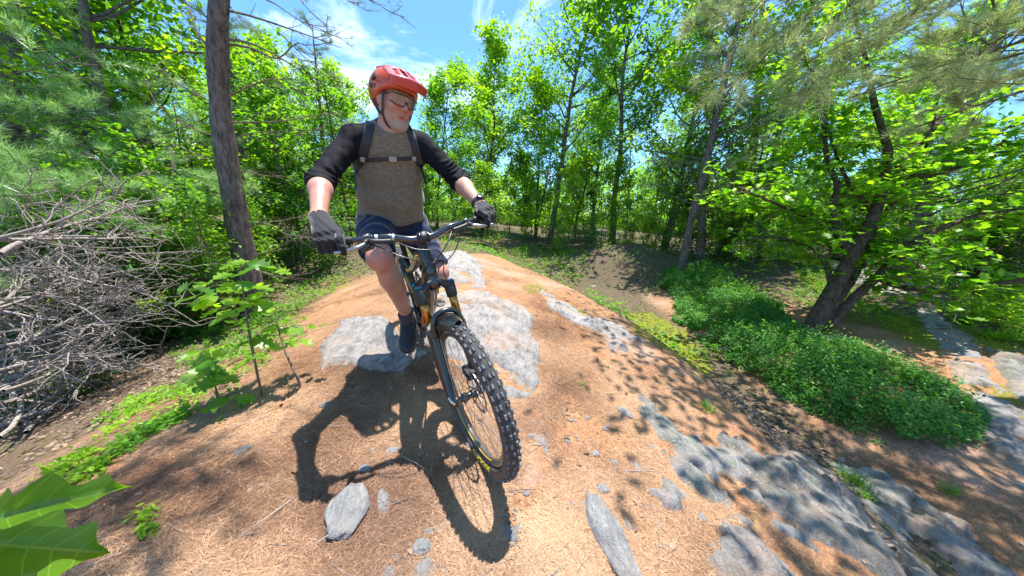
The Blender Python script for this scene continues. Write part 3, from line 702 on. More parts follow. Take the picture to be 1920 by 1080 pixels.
for s_ in (-1, 1):
    g_ = MB(); yy = np.linspace(.265, .39, 40); g_.add(*tube([bar_pt(s_ * y) for y in yy], .0155 + .0012 * (np.arange(40) % 2), 16))
    g_.build('grip', MATTE, hb, fn=st)
    V, F = tube([bar_pt(s_ * y) for y in (.388, .394)], .0165, 16); mesh_obj('bar_end_cap', st(V), F, BLACK, hb)
def lever(s_):
    lv = MB(); c0 = bar_pt(s_ * .215)
    lv.add(*tube([bar_pt(s_ * .207), bar_pt(s_ * .222)], .0165, 16))
    lv.add(*tube(bezier([c0 + [.02, s_ * .0, -.002], c0 + [.038, -s_ * .012, -.004], c0 + [.044, -s_ * .05, -.010], c0 + [.046, -s_ * .085, -.014]], 10), [.010] * 4 + [.0105] * 7 if False else .0100, 10))
    lv.add(*tube([c0 + [.02, s_ * .0, 0], c0 + [.045, s_ * .02, -.006]], [.011, .009], 10))
    o = lv.build('brake_lever', MATTE, bike, fn=st)
    bl_ = tube(bezier([c0 + [.047, s_ * .012, -.006], c0 + [.066, s_ * .05, -.012], c0 + [.060, s_ * .09, -.016], c0 + [.062, s_ * .125, -.018]], 14), .0052, 8, flat=((0, 0, 1), 1.5))
    mesh_obj('lever_blade', st(bl_[0]), bl_[1], STEEL, o)
    V, F = tube([c0 + [.018, s_ * .012, .016], c0 + [.018, -s_ * .012, .018]], .006, 8); mesh_obj('clamp_screw', st(V), F, SILVER, o)
    sh = MB(); sh.add(*tube([c0 + [0, -s_ * .014, -.012], c0 + [.005, -s_ * .01, -.035], c0 + [-.004, s_ * .03, -.048]], [.012, .012, .007], 8)); sh.add(*tube([bar_pt(s_ * .192), bar_pt(s_ * .202)], .0155, 14))
    sh.build('shift_lever', BLACK, bike, fn=st)
    return c0
c_r = lever(-1); c_l = lever(1)
for pts in ([c_r + [.046, .085, -.014], BC + [.085, -.06, -.015], BC + [.10, .03, -.04], BC + [.06, .055, -.12], sp(.56, .05, .03), sp(.44, .075, -.005), sp(.36, .092, -.02)],
            [c_l + [.046, -.085, -.014], BC + [.08, .07, -.03], BC + [.06, .01, -.10], sp(.60, -.032, .01), np.array([.82, -.036, .72])],
            [c_r + [.0, .02, -.03], BC + [.06, -.10, -.05], BC + [.075, .0, -.09], sp(.63, .03, .03), np.array([.82, .036, .72])],
            [c_l + [.0, -.02, -.03], BC + [.05, .12, -.07], BC + [.05, .04, -.13], sp(.585, .034, .02), np.array([.80, .036, .70])]):
    V, F = tube(bezier(pts, 40), .0027, 8); mesh_obj('cable', st(V), F, BLACK, bike)
# ================================================================ the rider
J = dict(RS=P(663, 257, 1.44), LS=P(789, 269, 1.56), RE=P(602, 338, 1.30), LE=P(860, 338, 1.62), RW=P(598, 408, 1.13), LW=P(903, 388, 1.46),
         NK=P(737, 246, 1.49), RH=P(703, 420, 1.74), LH=P(768, 415, 1.86), RK=P(712, 484, 1.42), LK=P(823, 512, 1.80))
NKt = P(737, 222, 1.46)
HEAD_DIR = R(-40); HP = R(14)
hF = np.array([math.cos(HEAD_DIR) * math.cos(HP), math.sin(HEAD_DIR) * math.cos(HP), -math.sin(HP)])
hL = nrm(np.cross([-.03, .06, 1], hF)); hU = np.cross(hF, hL); HC = P(740, 190, 1.42); HAX = np.array([hF, hL, hU])
def hp(x, y, z): return HC + hF * x + hL * y + hU * z
bf = BIKE_M[:, 0]
def pedal_w(s_):
    a0 = CRA if s_ < 0 else CRA + math.pi
    return BL(BB + np.array([math.cos(a0) * .17, s_ * .145, math.sin(a0) * .17]))[0]
UPW = np.array([0, 0, 1.])
def foot(s_, fdir):
    pp = pedal_w(s_) + BIKE_M[:, 2] * .012; f = nrm(fdir); l = nrm(np.cross(UPW, f)); u = np.cross(f, l)
    return dict(ball=pp + u * .022 + f * .01, toe=pp + u * .024 + f * .075, heel=pp + u * .034 - f * .155, ankle=pp + u * .115 - f * .125, f=f, l=l, u=u, sole=pp)
RFt = foot(-1, bf + np.array([-.25, -.05, -.10])); LFt = foot(1, bf + np.array([.1, 0, -.05]))
tU = nrm((J['RS'] + J['LS']) / 2 - (J['RH'] + J['LH']) / 2); tS = J['LS'] - J['RS']; tS = nrm(tS - tU * (tS @ tU)); tF = np.cross(tS, tU); TAX = np.array([tS, tF, tU])
SHM = (J['RS'] + J['LS']) / 2; PVM = (J['RH'] + J['LH']) / 2
def torso(p, g=0.0):
    d = ell(p, SHM - tU * .13 - tF * .012, TAX, np.array([.170, .116, .20]) + g)
    d = smin(d, ell(p, SHM - tU * .31 + tF * .012, TAX, np.array([.172, .138, .19]) + g), .06)
    d = smin(d, ell(p, PVM + tU * .04 - tF * .01, TAX, np.array([.168, .125, .13]) + g), .06)
    for a in ('RS', 'LS'): d = smin(d, seg(p, J[a] - tU * .02, SHM + (J[a] - SHM) * .35 - tU * .01, .055 + g, .064 + g), .05)
    return smin(d, seg(p, J['NK'] - tU * .02, NKt, .075 + g, .062 + g), .035)
def arm(p, s, g=0.0):
    a, b, c = J[s + 'S'], J[s + 'E'], J[s + 'W']
    d = seg(p, a, b, .049 + g, .041 + g); m_ = b + (c - b) * .28
    d = smin(d, seg(p, b, m_, .040 + g, .043 + g), .03); return smin(d, seg(p, m_, c, .043 + g, .028 + g), .03)
def leg(p, s, g=0.0):
    h, k = J[s + 'H'], J[s + 'K']; f = RFt if s == 'R' else LFt; a = f['ankle']
    d = seg(p, h, k, .088 + g, .060 + g); kc = k - f['f'] * .012
    d = smin(d, ell(p, k + f['f'] * .012, np.array([f['f'], f['l'], f['u']]), np.array([.05, .05, .055]) + g), .03)
    calf = k + (a - k) * .34 - f['f'] * .020
    d = smin(d, seg(p, kc, calf, .050 + g, .056 + g), .03); d = smin(d, seg(p, calf, a, .053 + g, .034 + g), .03)
    return smin(d, seg(p, f['heel'], f['ball'], .027, .030), .03)
ey = lambda s_: hp(.078, s_ * .032, .010)
def head(p, g=0.0):
    E = HAX
    d = ell(p, hp(-.012, 0, .035), E, np.array([.100, .078, .092]) + g)
    d = smin(d, ell(p, hp(.028, 0, -.035), E, np.array([.066, .062, .088]) + g), .03)
    d = smin(d, seg(p, hp(.0, -.050, -.06), hp(.062, -.016, -.102), .026 + g, .024 + g), .03); d = smin(d, seg(p, hp(.0, .050, -.06), hp(.062, .016, -.102), .026 + g, .024 + g), .03)
    d = smin(d, ell(p, hp(.072, 0, -.103), E, (.022 + g, .024 + g, .019 + g)), .02)
    for s_ in (-1, 1):
        d = smin(d, ell(p, hp(.066, s_ * .040, -.022), E, (.026 + g, .024 + g, .022 + g)), .018)
        d = smax(d, -ell(p, hp(.100, s_ * .033, .012), E, (.020, .019, .014)), .012)
        d = smin(d, ell(p, hp(.078, s_ * .032, .010), E, (.0115, .013, .0115)), .003)
        d = smin(d, ell(p, hp(.004, s_ * .078, -.008), np.array([hF * .93 - hL * s_ * .36, hL * .93 * s_ + hF * .36, hU]), (.018, .007, .031)), .008)
    d = smin(d, seg(p, hp(.086, -.04, .030), hp(.086, .04, .030), .010, .010), .014)
    d = smin(d, seg(p, hp(.092, 0, .016), hp(.112, 0, -.026), .008 + g, .0125 + g), .012)
    for s_ in (-1, 1): d = smin(d, ell(p, hp(.101, s_ * .012, -.030), E, (.011, .0085, .008)), .006)
    for s_ in (-1, 1): d = smax(d, -ell(p, hp(.107, s_ * .0065, -.039), E, (.005, .004, .004)), .003)
    d = smin(d, ell(p, hp(.088, 0, -.060), E, (.014, .028, .007)), .008)
    d = smin(d, ell(p, hp(.084, 0, -.078), E, (.014, .025, .008)), .006)
    d = smax(d, -ell(p, hp(.104, 0, -.068), E, (.022, .019, .0055)), .002)
    return d
def body_f(p):
    d = torso(p)
    for s_ in 'RL': d = smin(d, arm(p, s_), .04); d = smin(d, leg(p, s_), .045)
    d = smin(d, seg(p, NKt - tU * .03, hp(-.015, 0, -.06), .062, .056), .03)
    d = smin(d, head(p), .022)
    for s_, w in (('R', HR), ('L', HL)): d = smin(d, hand(p, w, -.0025), .02)
    return d
# ---- hands: fingers curled round the grips, first finger out on the brake lever
def hand_frame(s_):
    y = .338; o = BL(bar_pt(s_ * y), True)[0]; out = nrm(BL(bar_pt(s_ * .36), True)[0] - BL(bar_pt(s_ * .29), True)[0])
    f = nrm(SM @ np.array([1, 0, 0])); f = nrm(BIKE_M @ f); f = nrm(f - out * (f @ out)); u = np.cross(f, out) if s_ > 0 else np.cross(out, f)
    if u[2] < 0: u = -u
    return dict(o=o, out=out, f=f, u=u, w=J['RW' if s_ < 0 else 'LW'], s=s_)
HR = hand_frame(-1); HL = hand_frame(1)
def hq(h, o, f, u): return h['o'] + h['out'] * o + h['f'] * f + h['u'] * u
def fingers(h):
    L_ = []
    for k, (oo, ln) in enumerate(((-.036, 1.0), (-.013, 1.06), (.009, 1.0), (.030, .88))):
        if k == 0: pts = [hq(h, oo, .018, .036), hq(h, oo - .004, .060, .022), hq(h, oo - .008, .074, -.004), hq(h, oo - .008, .070, -.026)]
        else: pts = [hq(h, oo, .014 * ln, .038), hq(h, oo, .042 * ln, .016), hq(h, oo, .036 * ln, -.020), hq(h, oo, .008, -.030)]
        L_.append((pts, [.0145 * ln, .0135 * ln, .0125 * ln, .0112 * ln]))
    L_.append(([hq(h, -.030, -.026, .018), hq(h, -.050, -.010, -.006), hq(h, -.052, .016, -.024)], [.014, .0125, .011]))
    return L_
def hand(p, h, g=0.0):
    d = None
    for pts, rr in fingers(h)[:4]:
        q = seg(p, h['w'], pts[0], .029 + g, .0185 + g, (h['u'], .9)); d = q if d is None else smin(d, q, .015)
    d = smin(d, seg(p, hq(h, -.02, -.022, .026), hq(h, .025, -.022, .026), .020 + g, .019 + g), .015)
    for pts, rr in fingers(h):
        for a in range(len(pts) - 1): d = smin(d, seg(p, pts[a], pts[a + 1], rr[a] + g, rr[a + 1] + g), .004)
    return d
PR = empty('person'); PR.location = (RFt['sole'] * .5 + LFt['sole'] * .5).tolist(); P0 = np.array(PR.location)
tag(PR, 'man in red helmet, olive shirt with black sleeves and navy shorts riding a bicycle', 'person')
def skin_mat():
    mt, t, b = mat_new('skin'); nd = t.nodes.new; tcn = nd('ShaderNodeTexCoord'); n = nd('ShaderNodeTexNoise'); n.inputs['Scale'].default_value = 9; n.inputs['Detail'].default_value = 8
    n2 = nd('ShaderNodeTexNoise'); n2.inputs['Scale'].default_value = 180; n2.inputs['Detail'].default_value = 3
    t.links.new(tcn.outputs['Object'], n.inputs['Vector']); t.links.new(tcn.outputs['Object'], n2.inputs['Vector'])
    at = nd('ShaderNodeAttribute'); at.attribute_name = 'red'
    r = nd('ShaderNodeValToRGB'); r.color_ramp.elements[0].position = .35; r.color_ramp.elements[1].position = .68
    r.color_ramp.elements[0].color = (.42, .21, .15, 1); r.color_ramp.elements[1].color = (.54, .31, .23, 1)
    m_ = nd('ShaderNodeMixRGB'); m_.inputs[2].default_value = (.52, .17, .13, 1); t.links.new(n.outputs['Fac'], r.inputs[0]); t.links.new(r.outputs[0], m_.inputs[1]); t.links.new(at.outputs['Fac'], m_.inputs[0])
    t.links.new(m_.outputs[0], b.inputs['Base Color']); b.inputs['Roughness'].default_value = .48
    b.inputs['Subsurface Weight'].default_value = .12; b.inputs['Subsurface Radius'].default_value = (.01, .004, .002); b.inputs['Subsurface Scale'].default_value = .5
    bb = nd('ShaderNodeBump'); bb.inputs['Distance'].default_value = .0012; t.links.new(n2.outputs['Fac'], bb.inputs['Height']); t.links.new(bb.outputs[0], b.inputs['Normal']); return mt
SKIN = skin_mat()
def wob(name, V, F, mt, parent=None, **k): return mesh_obj(name, V - P0, F, mt, parent or PR, **k)
def bounds(pts, m_): pts = np.array(pts); return pts.min(0) - m_, pts.max(0) + m_
allp = list(J.values()) + [RFt['toe'], LFt['toe'], RFt['heel'], LFt['heel'], hp(0, 0, .15), HR['o'], HL['o']]
V, F = surfnet(body_f, *bounds(allp, .16), .0052)
# finer displaced face is part of the same surface
red = np.clip(sst(.10, .03, np.linalg.norm(V - J['RK'], axis=1)) * .8 + sst(.09, .03, np.linalg.norm(V - J['LK'], axis=1)) * .8
              + sst(.09, .02, np.linalg.norm(V - hp(.10, 0, -.02), axis=1)) * .45 + sst(.022, .012, np.linalg.norm((V - hp(.10, 0, -.068)) @ HAX.T * [1, .7, 1.6], axis=1)) * .9 + sst(.12, .04, np.linalg.norm(V - (J['RW'] + J['RE']) / 2, axis=1)) * .4 + sst(.10, .03, np.linalg.norm(V - NKt, axis=1)) * .7, 0, 1)
body = wob('body', V, F, SKIN, attr={'red': red})
# ---- shirt
def sleeve_len(s): return J[s + 'E'] + (J[s + 'W'] - J[s + 'E']) * .20
def shirt_f(p):
    q = (p - SHM) @ TAX.T
    wr = .008 * fbm(q[:, 0] * 7, q[:, 1] * 7, q[:, 2] * 15, 3) + 0.005 * np.sin(q[:, 2] * 52 + 5 * vnoise(q[:, 0] * 4, q[:, 1] * 4) + q[:, 0] ** 2 * 45) * sst(-.02, -.14, q[:, 2]) * sst(-.5, -.3, q[:, 2])
    d = torso(p, .012) + wr
    d = smin(d, ell(p, SHM - tU * .40 + tF * .03, TAX, (.170, .128, .10)), .04)
    for s in 'RL':
        a, b = J[s + 'S'], J[s + 'E']; ab = b - a; t = ((p - a) @ ab) / (ab @ ab); L_ = np.linalg.norm(ab)
        w = .0062 * np.clip(.6 + vnoise(p[:, 0] * 9, p[:, 1] * 9, p[:, 2] * 9), 0, 1.2) * np.sin(t * L_ * 150 + 9 * vnoise(p[:, 0] * 10, p[:, 1] * 10, p[:, 2] * 10) ) * sst(.35, .9, t) + .0045 * vnoise(p[:, 0] * 22, p[:, 1] * 22, p[:, 2] * 30)
        ar = smin(seg(p, a, b, .057, .052), seg(p, b, sleeve_len(s), .053, .051), .03) + w
        cut = (p - sleeve_len(s)) @ nrm(J[s + 'W'] - J[s + 'E']); d = smin(d, smax(ar, cut, .004), .03)
    d = smax(d, -(((p - (PVM + tU * .055)) @ tU) + .25 * ((p - PVM) @ tF) * -.3 + .006 * np.sin(40 * ((p - PVM) @ tS))), .006)
    return smax(d, -(np.linalg.norm((p - (J['NK'] + tU * .075 + tF * .02)) * 1., axis=1) - .088), .006)
V, F = surfnet(shirt_f, *bounds([J['RS'], J['LS'], J['RE'], J['LE'], PVM, NKt, sleeve_len('R'), sleeve_len('L')], .19), .005)
fc = V[F[:, :4]].mean(1)
def raglan(p, s):      # black sleeve panel: sleeve side of a slanting seam from the neck to the armpit
    q = (p - J['NK']) @ TAX.T; sg_ = 1 if s == 'L' else -1; return (sg_ * q[:, 0] - .078 + .30 * q[:, 2] * .55) > 0
isl = np.zeros(len(fc), bool)
for s in 'RL':
    a, b = J[s + 'S'], J[s + 'E']; da = np.minimum(seg(fc, a, b, .0, .0), seg(fc, b, sleeve_len(s), 0, 0))
    q = (fc - SHM) @ TAX.T; sg_ = 1 if s == 'L' else -1; x = sg_ * q[:, 0]
    isl |= (da < .10) & (x > .115 + .22 * np.clip(-q[:, 2] - .02, 0, .3) - .30 * np.clip(q[:, 2], 0, .2)) & ((x > .17) | (q[:, 2] > -.12))
def cloth(name, c, var=.25, sc=(60, 60, 400), rough=.85, sheen=.3, stripes=None):
    mt, t, b = mat_new(name); nd = t.nodes.new; tcn = nd('ShaderNodeTexCoord'); mpn = nd('ShaderNodeMapping'); mpn.inputs['Scale'].default_value = sc
    n = nd('ShaderNodeTexNoise'); n.inputs['Scale'].default_value = 1; n.inputs['Detail'].default_value = 4; t.links.new(tcn.outputs['Object'], mpn.inputs[0]); t.links.new(mpn.outputs[0], n.inputs['Vector'])
    r = nd('ShaderNodeValToRGB'); r.color_ramp.elements[0].position = .35; r.color_ramp.elements[1].position = .65
    r.color_ramp.elements[0].color = (*[x * (1 - var) for x in c], 1); r.color_ramp.elements[1].color = (*[min(1, x * (1 + var)) for x in c], 1)
    t.links.new(n.outputs['Fac'], r.inputs[0]); t.links.new(r.outputs[0], b.inputs['Base Color']); b.inputs['Roughness'].default_value = rough; b.inputs['Sheen Weight'].default_value = sheen; b.inputs['Sheen Roughness'].default_value = .4
    bb = nd('ShaderNodeBump'); bb.inputs['Distance'].default_value = .0008; t.links.new(n.outputs['Fac'], bb.inputs['Height']); t.links.new(bb.outputs[0], b.inputs['Normal']); b.inputs['Specular IOR Level'].default_value = .2
    return mt
OLIVE = cloth('olive_heather', (.165, .140, .100), .38, (55, 55, 420)); BLK = cloth('black_cotton', (.006, .0055, .010), .3, (300, 300, 300), .8, .0)
NAVY = cloth('navy_shorts', (.014, .023, .058), .25, (200, 200, 200), .7, .3); GLV = cloth('black_glove', (.016, .016, .020), .4, (250, 250, 250), .7, .4)
SOCK = cloth('grey_sock', (.055, .045, .055), .4, (200, 200, 900)); WEB = mat('black_webbing', (.012, .013, .018), .5, bump=.0005, scale=300)
shirt = wob('shirt', V, F, OLIVE, mats=[OLIVE, BLK], fmat=isl.astype(int))
# ---- shorts
def shorts_f(p):
    q = (p - PVM) @ TAX.T
    d = torso(p, .016); d = smax(d, (p - (PVM + tU * .10)) @ tU, .01)
    for s in 'RL':
        h, k = J[s + 'H'], J[s + 'K']; ab = k - h; t = ((p - h) @ ab) / (ab @ ab); hem = h + ab * (.86 if s == 'R' else .90)
        w = .010 * fbm(p[:, 0] * 9, p[:, 1] * 9, p[:, 2] * 9, 3) + .004 * np.sin(t * 26 + 6 * vnoise(p[:, 0] * 8, p[:, 1] * 8, p[:, 2] * 8))
        l_ = smax(seg(p, h, k, .108, .084) + w, (p - hem) @ nrm(ab), .004); d = smin(d, l_, .03)
    return d + .004 * fbm(q[:, 0] * 12, q[:, 1] * 12, q[:, 2] * 12, 2)
V, F = surfnet(shorts_f, *bounds([J['RH'], J['LH'], J['RK'], J['LK'], PVM + tU * .1], .17), .0055); wob('shorts', V, F, NAVY)
# ---- gloves
for h in (HR, HL):
    def gf(p, h=h):
        d = hand(p, h, .0015) + .0009 * np.sin(p[:, 2] * 400 + p[:, 0] * 200) ; ax_ = nrm(h['w'] - hq(h, 0, .0, .03)); return smax(d, (p - h['w']) @ ax_ - .004, .003)
    V, F = surfnet(gf, *bounds([h['o'], h['w'], hq(h, 0, .09, 0)], .085), .003); g_ = wob('glove', V, F, GLV)
    pts = fingers(h)[0][0]; c = (pts[0] * .45 + pts[1] * .55) + nrm(h['u'] * .7 + h['f'] * .75) * .0135; fd = nrm(pts[1] - pts[0]); od = -h['out'] * h['s'] * -1
    nd_ = nrm(np.cross(h['out'], fd)); nd_ = nd_ if nd_ @ (EYE - c) > 0 else -nd_
    V, F = box(c, (fd, h['out'], nd_), (.016, .0085, .0012)); wob('knuckle_patch', V, F, mat('glove_patch', (.20, .22, .24), .5), g_, smooth=False)
# ---- socks and shoes
for s, f in (('R', RFt), ('L', LFt)):
    k = J[s + 'K']; a = f['ankle']; up_ = nrm(k - a)
    def sf(p): return smax(seg(p, f['heel'] * .5 + f['ball'] * .5 + f['u'] * .02, a, .045, .0395) * 1.0, -((a - p) @ -up_) * -1 - .0, .004)
    def sock_f(p): d = smin(seg(p, a - f['u'] * .06 + f['f'] * .02, a + up_ * .10, .041, .041), seg(p, a, a + up_ * .10, .0385, .0445), .02) + .0012 * np.sin(((p - a) @ up_) * 500); return smax(d, (p - a) @ up_ - (.055 if s == 'R' else .06), .003)
    V, F = surfnet(sock_f, *bounds([a - f['u'] * .07, a + up_ * .08], .06), .004); wob('sock', V, F, SOCK)
    E = np.array([f['f'], f['l'], f['u']])
    def shoe_f(p):
        d = ell(p, f['ball'] + f['f'] * .012 + f['u'] * .006, E, (.082, .050, .038)); d = smin(d, ell(p, f['heel'] + f['f'] * .04 + f['u'] * .008, E, (.062, .041, .046)), .05)
        d = smin(d, seg(p, f['ball'] + f['u'] * .012 - f['f'] * .02, a - f['u'] * .032 + f['f'] * .012, .040, .046), .035)
        q = (p - f['ball']) @ E.T; d = d + .0018 * np.abs(np.sin(q[:, 0] * 140)) * (np.abs(q[:, 1]) < .022) * (q[:, 2] > .02) * (q[:, 0] < .01)
        d = smax(d, (p - a) @ up_ - .0, .006); return smax(d, -q[:, 2] - .018, .003)
    V, F = surfnet(shoe_f, *bounds([f['toe'], f['heel'], a], .07), .004); sh = wob('shoe', V, F, mat('shoe_black', (.018, .019, .022), .55, var=.4, scale=60, bump=.0006))
    def sole_f(p):
        d = np.minimum(seg(p, f['ball'] + f['f'] * .035, f['ball'] - f['f'] * .02, .0485, .052), seg(p, f['ball'] - f['f'] * .02, f['heel'] + f['f'] * .035, .050, .044)); q = (p - f['ball']) @ E.T
        return smax(smax(d, q[:, 2] + .012, .003), -q[:, 2] - .026, .003)
    V, F = surfnet(sole_f, *bounds([f['toe'], f['heel']], .07), .004); wob('sole', V, F, mat('shoe_sole', (.10, .10, .10), .7), sh)
# ---- helmet
RED = mat('helmet_red', (.55, .085, .030), .38, coat=.25, var=.10, scale=20); RED2 = mat('visor_red', (.52, .038, .028), .3, coat=.5); LIN = mat('helmet_foam', (.02, .02, .024), .8)
def HQ(p): return (p - HC) @ HAX.T
def helmet_base(q, g=0.0):
    c = np.array([-.018, 0, .045]); r = np.array([.140, .104, .100]) + g; k = (q - c) / r; k0 = np.linalg.norm(k, axis=1); k1 = np.linalg.norm(k / r, axis=1) + 1e-9
    d = k0 * (k0 - 1) / k1; c2 = np.array([-.075, 0, .015]); r2 = np.array([.075, .082, .085]) + g; k = (q - c2) / r2; k0 = np.linalg.norm(k, axis=1); k1 = np.linalg.norm(k / r2, axis=1) + 1e-9
    return smin(d, k0 * (k0 - 1) / k1, .03)
def helmet_f(p):
    q = HQ(p); d = helmet_base(q)
    for y0 in (-.045, .045): d = smin(d, seg(q, (.07, y0 * .8, .118), (-.10, y0, .122), .012, .010), .012)      # raised ribs
    d = smax(d, -(q[:, 2] - np.interp(q[:, 0], [-.16, -.10, -.03, .02, .07, .13], [-.045, -.055, -.018, .012, .040, .048])), .008)
    d = smax(d, -helmet_base(q, -.022), .003)
    vents = [((.105, y, .085), (.045, y * 1.05, .152), .0135) for y in (-.018, .018)] + [((.0, y, .158), (-.07, y * 1.1, .150), .011) for y in (-.020, .020)] \
        + [((.095, s_ * .052, .07), (.04, s_ * .068, .125), .011) for s_ in (-1, 1)] + [((-.01, s_ * .062, .132), (-.08, s_ * .062, .122), .011) for s_ in (-1, 1)] \
        + [((.035, s_ * .098, .060), (-.02, s_ * .108, .064), .010) for s_ in (-1, 1)] + [((-.13, s_ * .045, .08), (-.15, s_ * .03, .04), .013) for s_ in (-1, 1)]
    for a, b, r_v in vents: d = smax(d, -seg(q, a, b, r_v, r_v * .85), .004)
    return d
V, F = surfnet(helmet_f, HC - .2, HC + .22, .0032); helmet = wob('helmet', V, F, RED)
V, F = surfnet(lambda p: smax(smax(helmet_base(HQ(p), -.012), -helmet_base(HQ(p), -.026), .003), -(HQ(p)[:, 2] - np.interp(HQ(p)[:, 0], [-.16, -.1, -.03, .02, .07, .13], [-.04, -.05, -.013, .016, .042, .05])), .004), HC - .2, HC + .22, .005)
wob('helmet_liner', V, F, LIN, helmet)
def visor_f(p):
    q = HQ(p); x, y, z = q.T
    sf_ = .118 + .004 * 0 - 2.6 * y ** 2 - .42 * (x - .09) ; th_ = .0045
    d = np.abs(z - sf_) - th_; front = .160 - 4.0 * y ** 2; d = smax(d, x - front, .004); d = smax(d, .055 + .0 * x - x, .004); d = smax(d, np.abs(y) - .098, .004)
    f2 = smax(smax(np.abs(x - front) - .004, np.abs(z - (sf_ - .014)) - .020, .003), np.abs(y) - .094, .004)    # turned-down front lip
    d = smin(d, f2, .006)
    for y0 in (-.054, -.018, .018, .054): d = smax(d, -seg(q, (.080, y0, .125), (.128, y0 * 1.15, .10), .0115, .009), .003)
    return smax(d, -helmet_base(q, -.004), .003)
V, F = surfnet(visor_f, HC - .2, HC + .23, .003); wob('visor', V, F, RED2, helmet)
V, F = surfnet(lambda p: smax(smax(np.abs(helmet_base(HQ(p), -.001)) - .0022, (np.abs(HQ(p)[:, 0] + .022) + np.abs(HQ(p)[:, 2] - .070) * 1.1) - .024, .001), HQ(p)[:, 1], .002), hp(-.022, -.1, .07) - .06, hp(-.022, -.1, .07) + .06, .0025); wob('helmet_emblem', V, F, LIN, helmet)
def on_helmet(x, y):
    q = np.array([-.060 + x, -.16, .024 + y]); d = np.array([0, 1, 0.])
    for _ in range(40):
        v = helmet_base(q[None], .0008)[0]
        if v < .0003: break
        q = q + d * v * .8
    return hp(*q) - P0
letters('TROY', .026, LIN, 'helmet_lettering', helmet, lambda x, y: on_helmet(x, y))
# ---- eyewear
gl = empty('sunglasses'); gl.parent = PR
FRM = mat('eyewear_frame', (.03, .03, .035), .3)
def lensm():
    mt, t, b = mat_new('lens_pale_reflection'); b.inputs['Base Color'].default_value = (.55, .42, .42, 1); b.inputs['Roughness'].default_value = .05; b.inputs['Metallic'].default_value = .75; b.inputs['Alpha'].default_value = .45; return mt  # pale pinkish reflection is put into the lens colour
ths = np.linspace(-1, 1, 31); V = []
for t in ths:
    y = .068 * t; x = .117 - .030 * abs(t) ** 2.2
    top = .026; bot = -.020 + .022 * math.exp(-(t / .13) ** 2) + .012 * abs(t) ** 3
    for k in range(6): V.append(hp(x - .002 * (k / 5), y, top + (bot - top) * k / 5))
V = np.array(V); ix = np.arange(31 * 6).reshape(31, 6); F = np.stack([ix[:-1, :-1], ix[1:, :-1], ix[1:, 1:], ix[:-1, 1:]], -1).reshape(-1, 4)
V2 = V - hF * .0015; F = np.concatenate([F, F[:, ::-1] + len(V)]); wob('lens', np.concatenate([V, V2]), F, lensm(), gl)
low = V.reshape(31, 6, 3)[:, 5]; top_ = V.reshape(31, 6, 3)[:, 0]
wob('lens_frame', *tube(low, .0023, 6), FRM, gl); wob('lens_frame', *tube(top_, .0028, 6), FRM, gl)
wob('nose_bridge', *tube([hp(.116, -.006, -.004), hp(.112, 0, .004), hp(.116, .006, -.004)], .005, 6), FRM, gl)
for s_ in (-1, 1): wob('temple_arm', *tube([hp(.088, s_ * .068, .020), hp(.04, s_ * .082, .014), hp(-.01, s_ * .086, .008)], .0030, 6, flat=(hL, .5)), FRM, gl)
# ---- straps round the jaw
stp = MB()
for s_ in (-1, 1):
    pth = bezier([hp(.045, s_ * .080, .03), hp(.035, s_ * .077, -.03), hp(.030, s_ * .068, -.075), hp(.042, s_ * .045, -.115), hp(.050, 0, -.134)], 20)
    stp.add(*tube(pth, .0085, 8, flat=(hL, .35))); pth = bezier([hp(-.04, s_ * .088, -.02), hp(0, s_ * .082, -.06), hp(.030, s_ * .068, -.075)], 10); stp.add(*tube(pth, .007, 8, flat=(hL, .35)))
stp.build('chin_strap', WEB, helmet, fn=lambda V: V - P0)
# ---- beard: short grey stubble round the chin and upper lip
def beard_f(p):
    q = HQ(p); n = fbm(q[:, 0] * 300, q[:, 1] * 300, q[:, 2] * 300, 2)
    d = head(p, .0) - .0018 - .0022 * n; x, y, z = q.T
    jaw = .078 + z + .55 * np.maximum(0, .085 - x) + .10 * np.abs(y) + .006 * vnoise(y * 90, z * 90)
    m1 = smax(jaw, -(x + .0), .003)
    must = smax(np.abs(z + .054 + .25 * np.abs(y)) - .0035, np.abs(y) - .030, .003); must = smax(must, .06 - x, .002)
    chin = np.minimum(m1, must); chin = smax(chin, -(np.sqrt((y / .021) ** 2 + ((z + .068) / .0075) ** 2) - 1) * .006, .001)
    return smax(d, chin, .0015)
V, F = surfnet(beard_f, hp(.05, 0, -.08) - .1, hp(.05, 0, -.08) + .1, .0028); wob('beard', V, F, cloth('grey_beard', (.36, .28, .235), .5, (900, 900, 900), .9, .2))
# ---- hair at the temple and nape
V, F = surfnet(lambda p: smax(smax(ell(p, hp(-.014, 0, .03), HAX, (.103, .081, .088)) + .001 * vnoise(*(HQ(p) * 200).T), HQ(p)[:, 0] - .028, .003), np.maximum(-.035 - HQ(p)[:, 2] , HQ(p)[:, 2] - .04), .003), HC - .13, HC + .13, .004)
wob('hair', V, F, mat('grey_hair', (.20, .18, .17), .8, var=.4, scale=200))
# ---- watch
wdir = nrm(J['LE'] - J['LW']); wc = J['LW'] + wdir * .034
th = np.linspace(0, 2 * np.pi, 25)[:-1]; a1 = nrm(np.cross(wdir, UPW)); a2 = np.cross(wdir, a1)
wt = mesh_obj('watch', *(lambda t: (t[0] - P0, t[1]))(tube([wc - wdir * .012, wc - wdir * .0115, wc + wdir * .0115, wc + wdir * .012], [.030, .0365, .0375, .030], 24)), mat('watch_strap', (.03, .03, .03), .5), PR)
upd = nrm(HL['u'] * .8 + HL['f'] * .35 - wdir * 0); upd = nrm(upd - wdir * (upd @ wdir)); wob('watch_case', *tube([wc + upd * .034, wc + upd * .046, wc + upd * .0475], [.019, .019, .015], 20), FRM, wt)

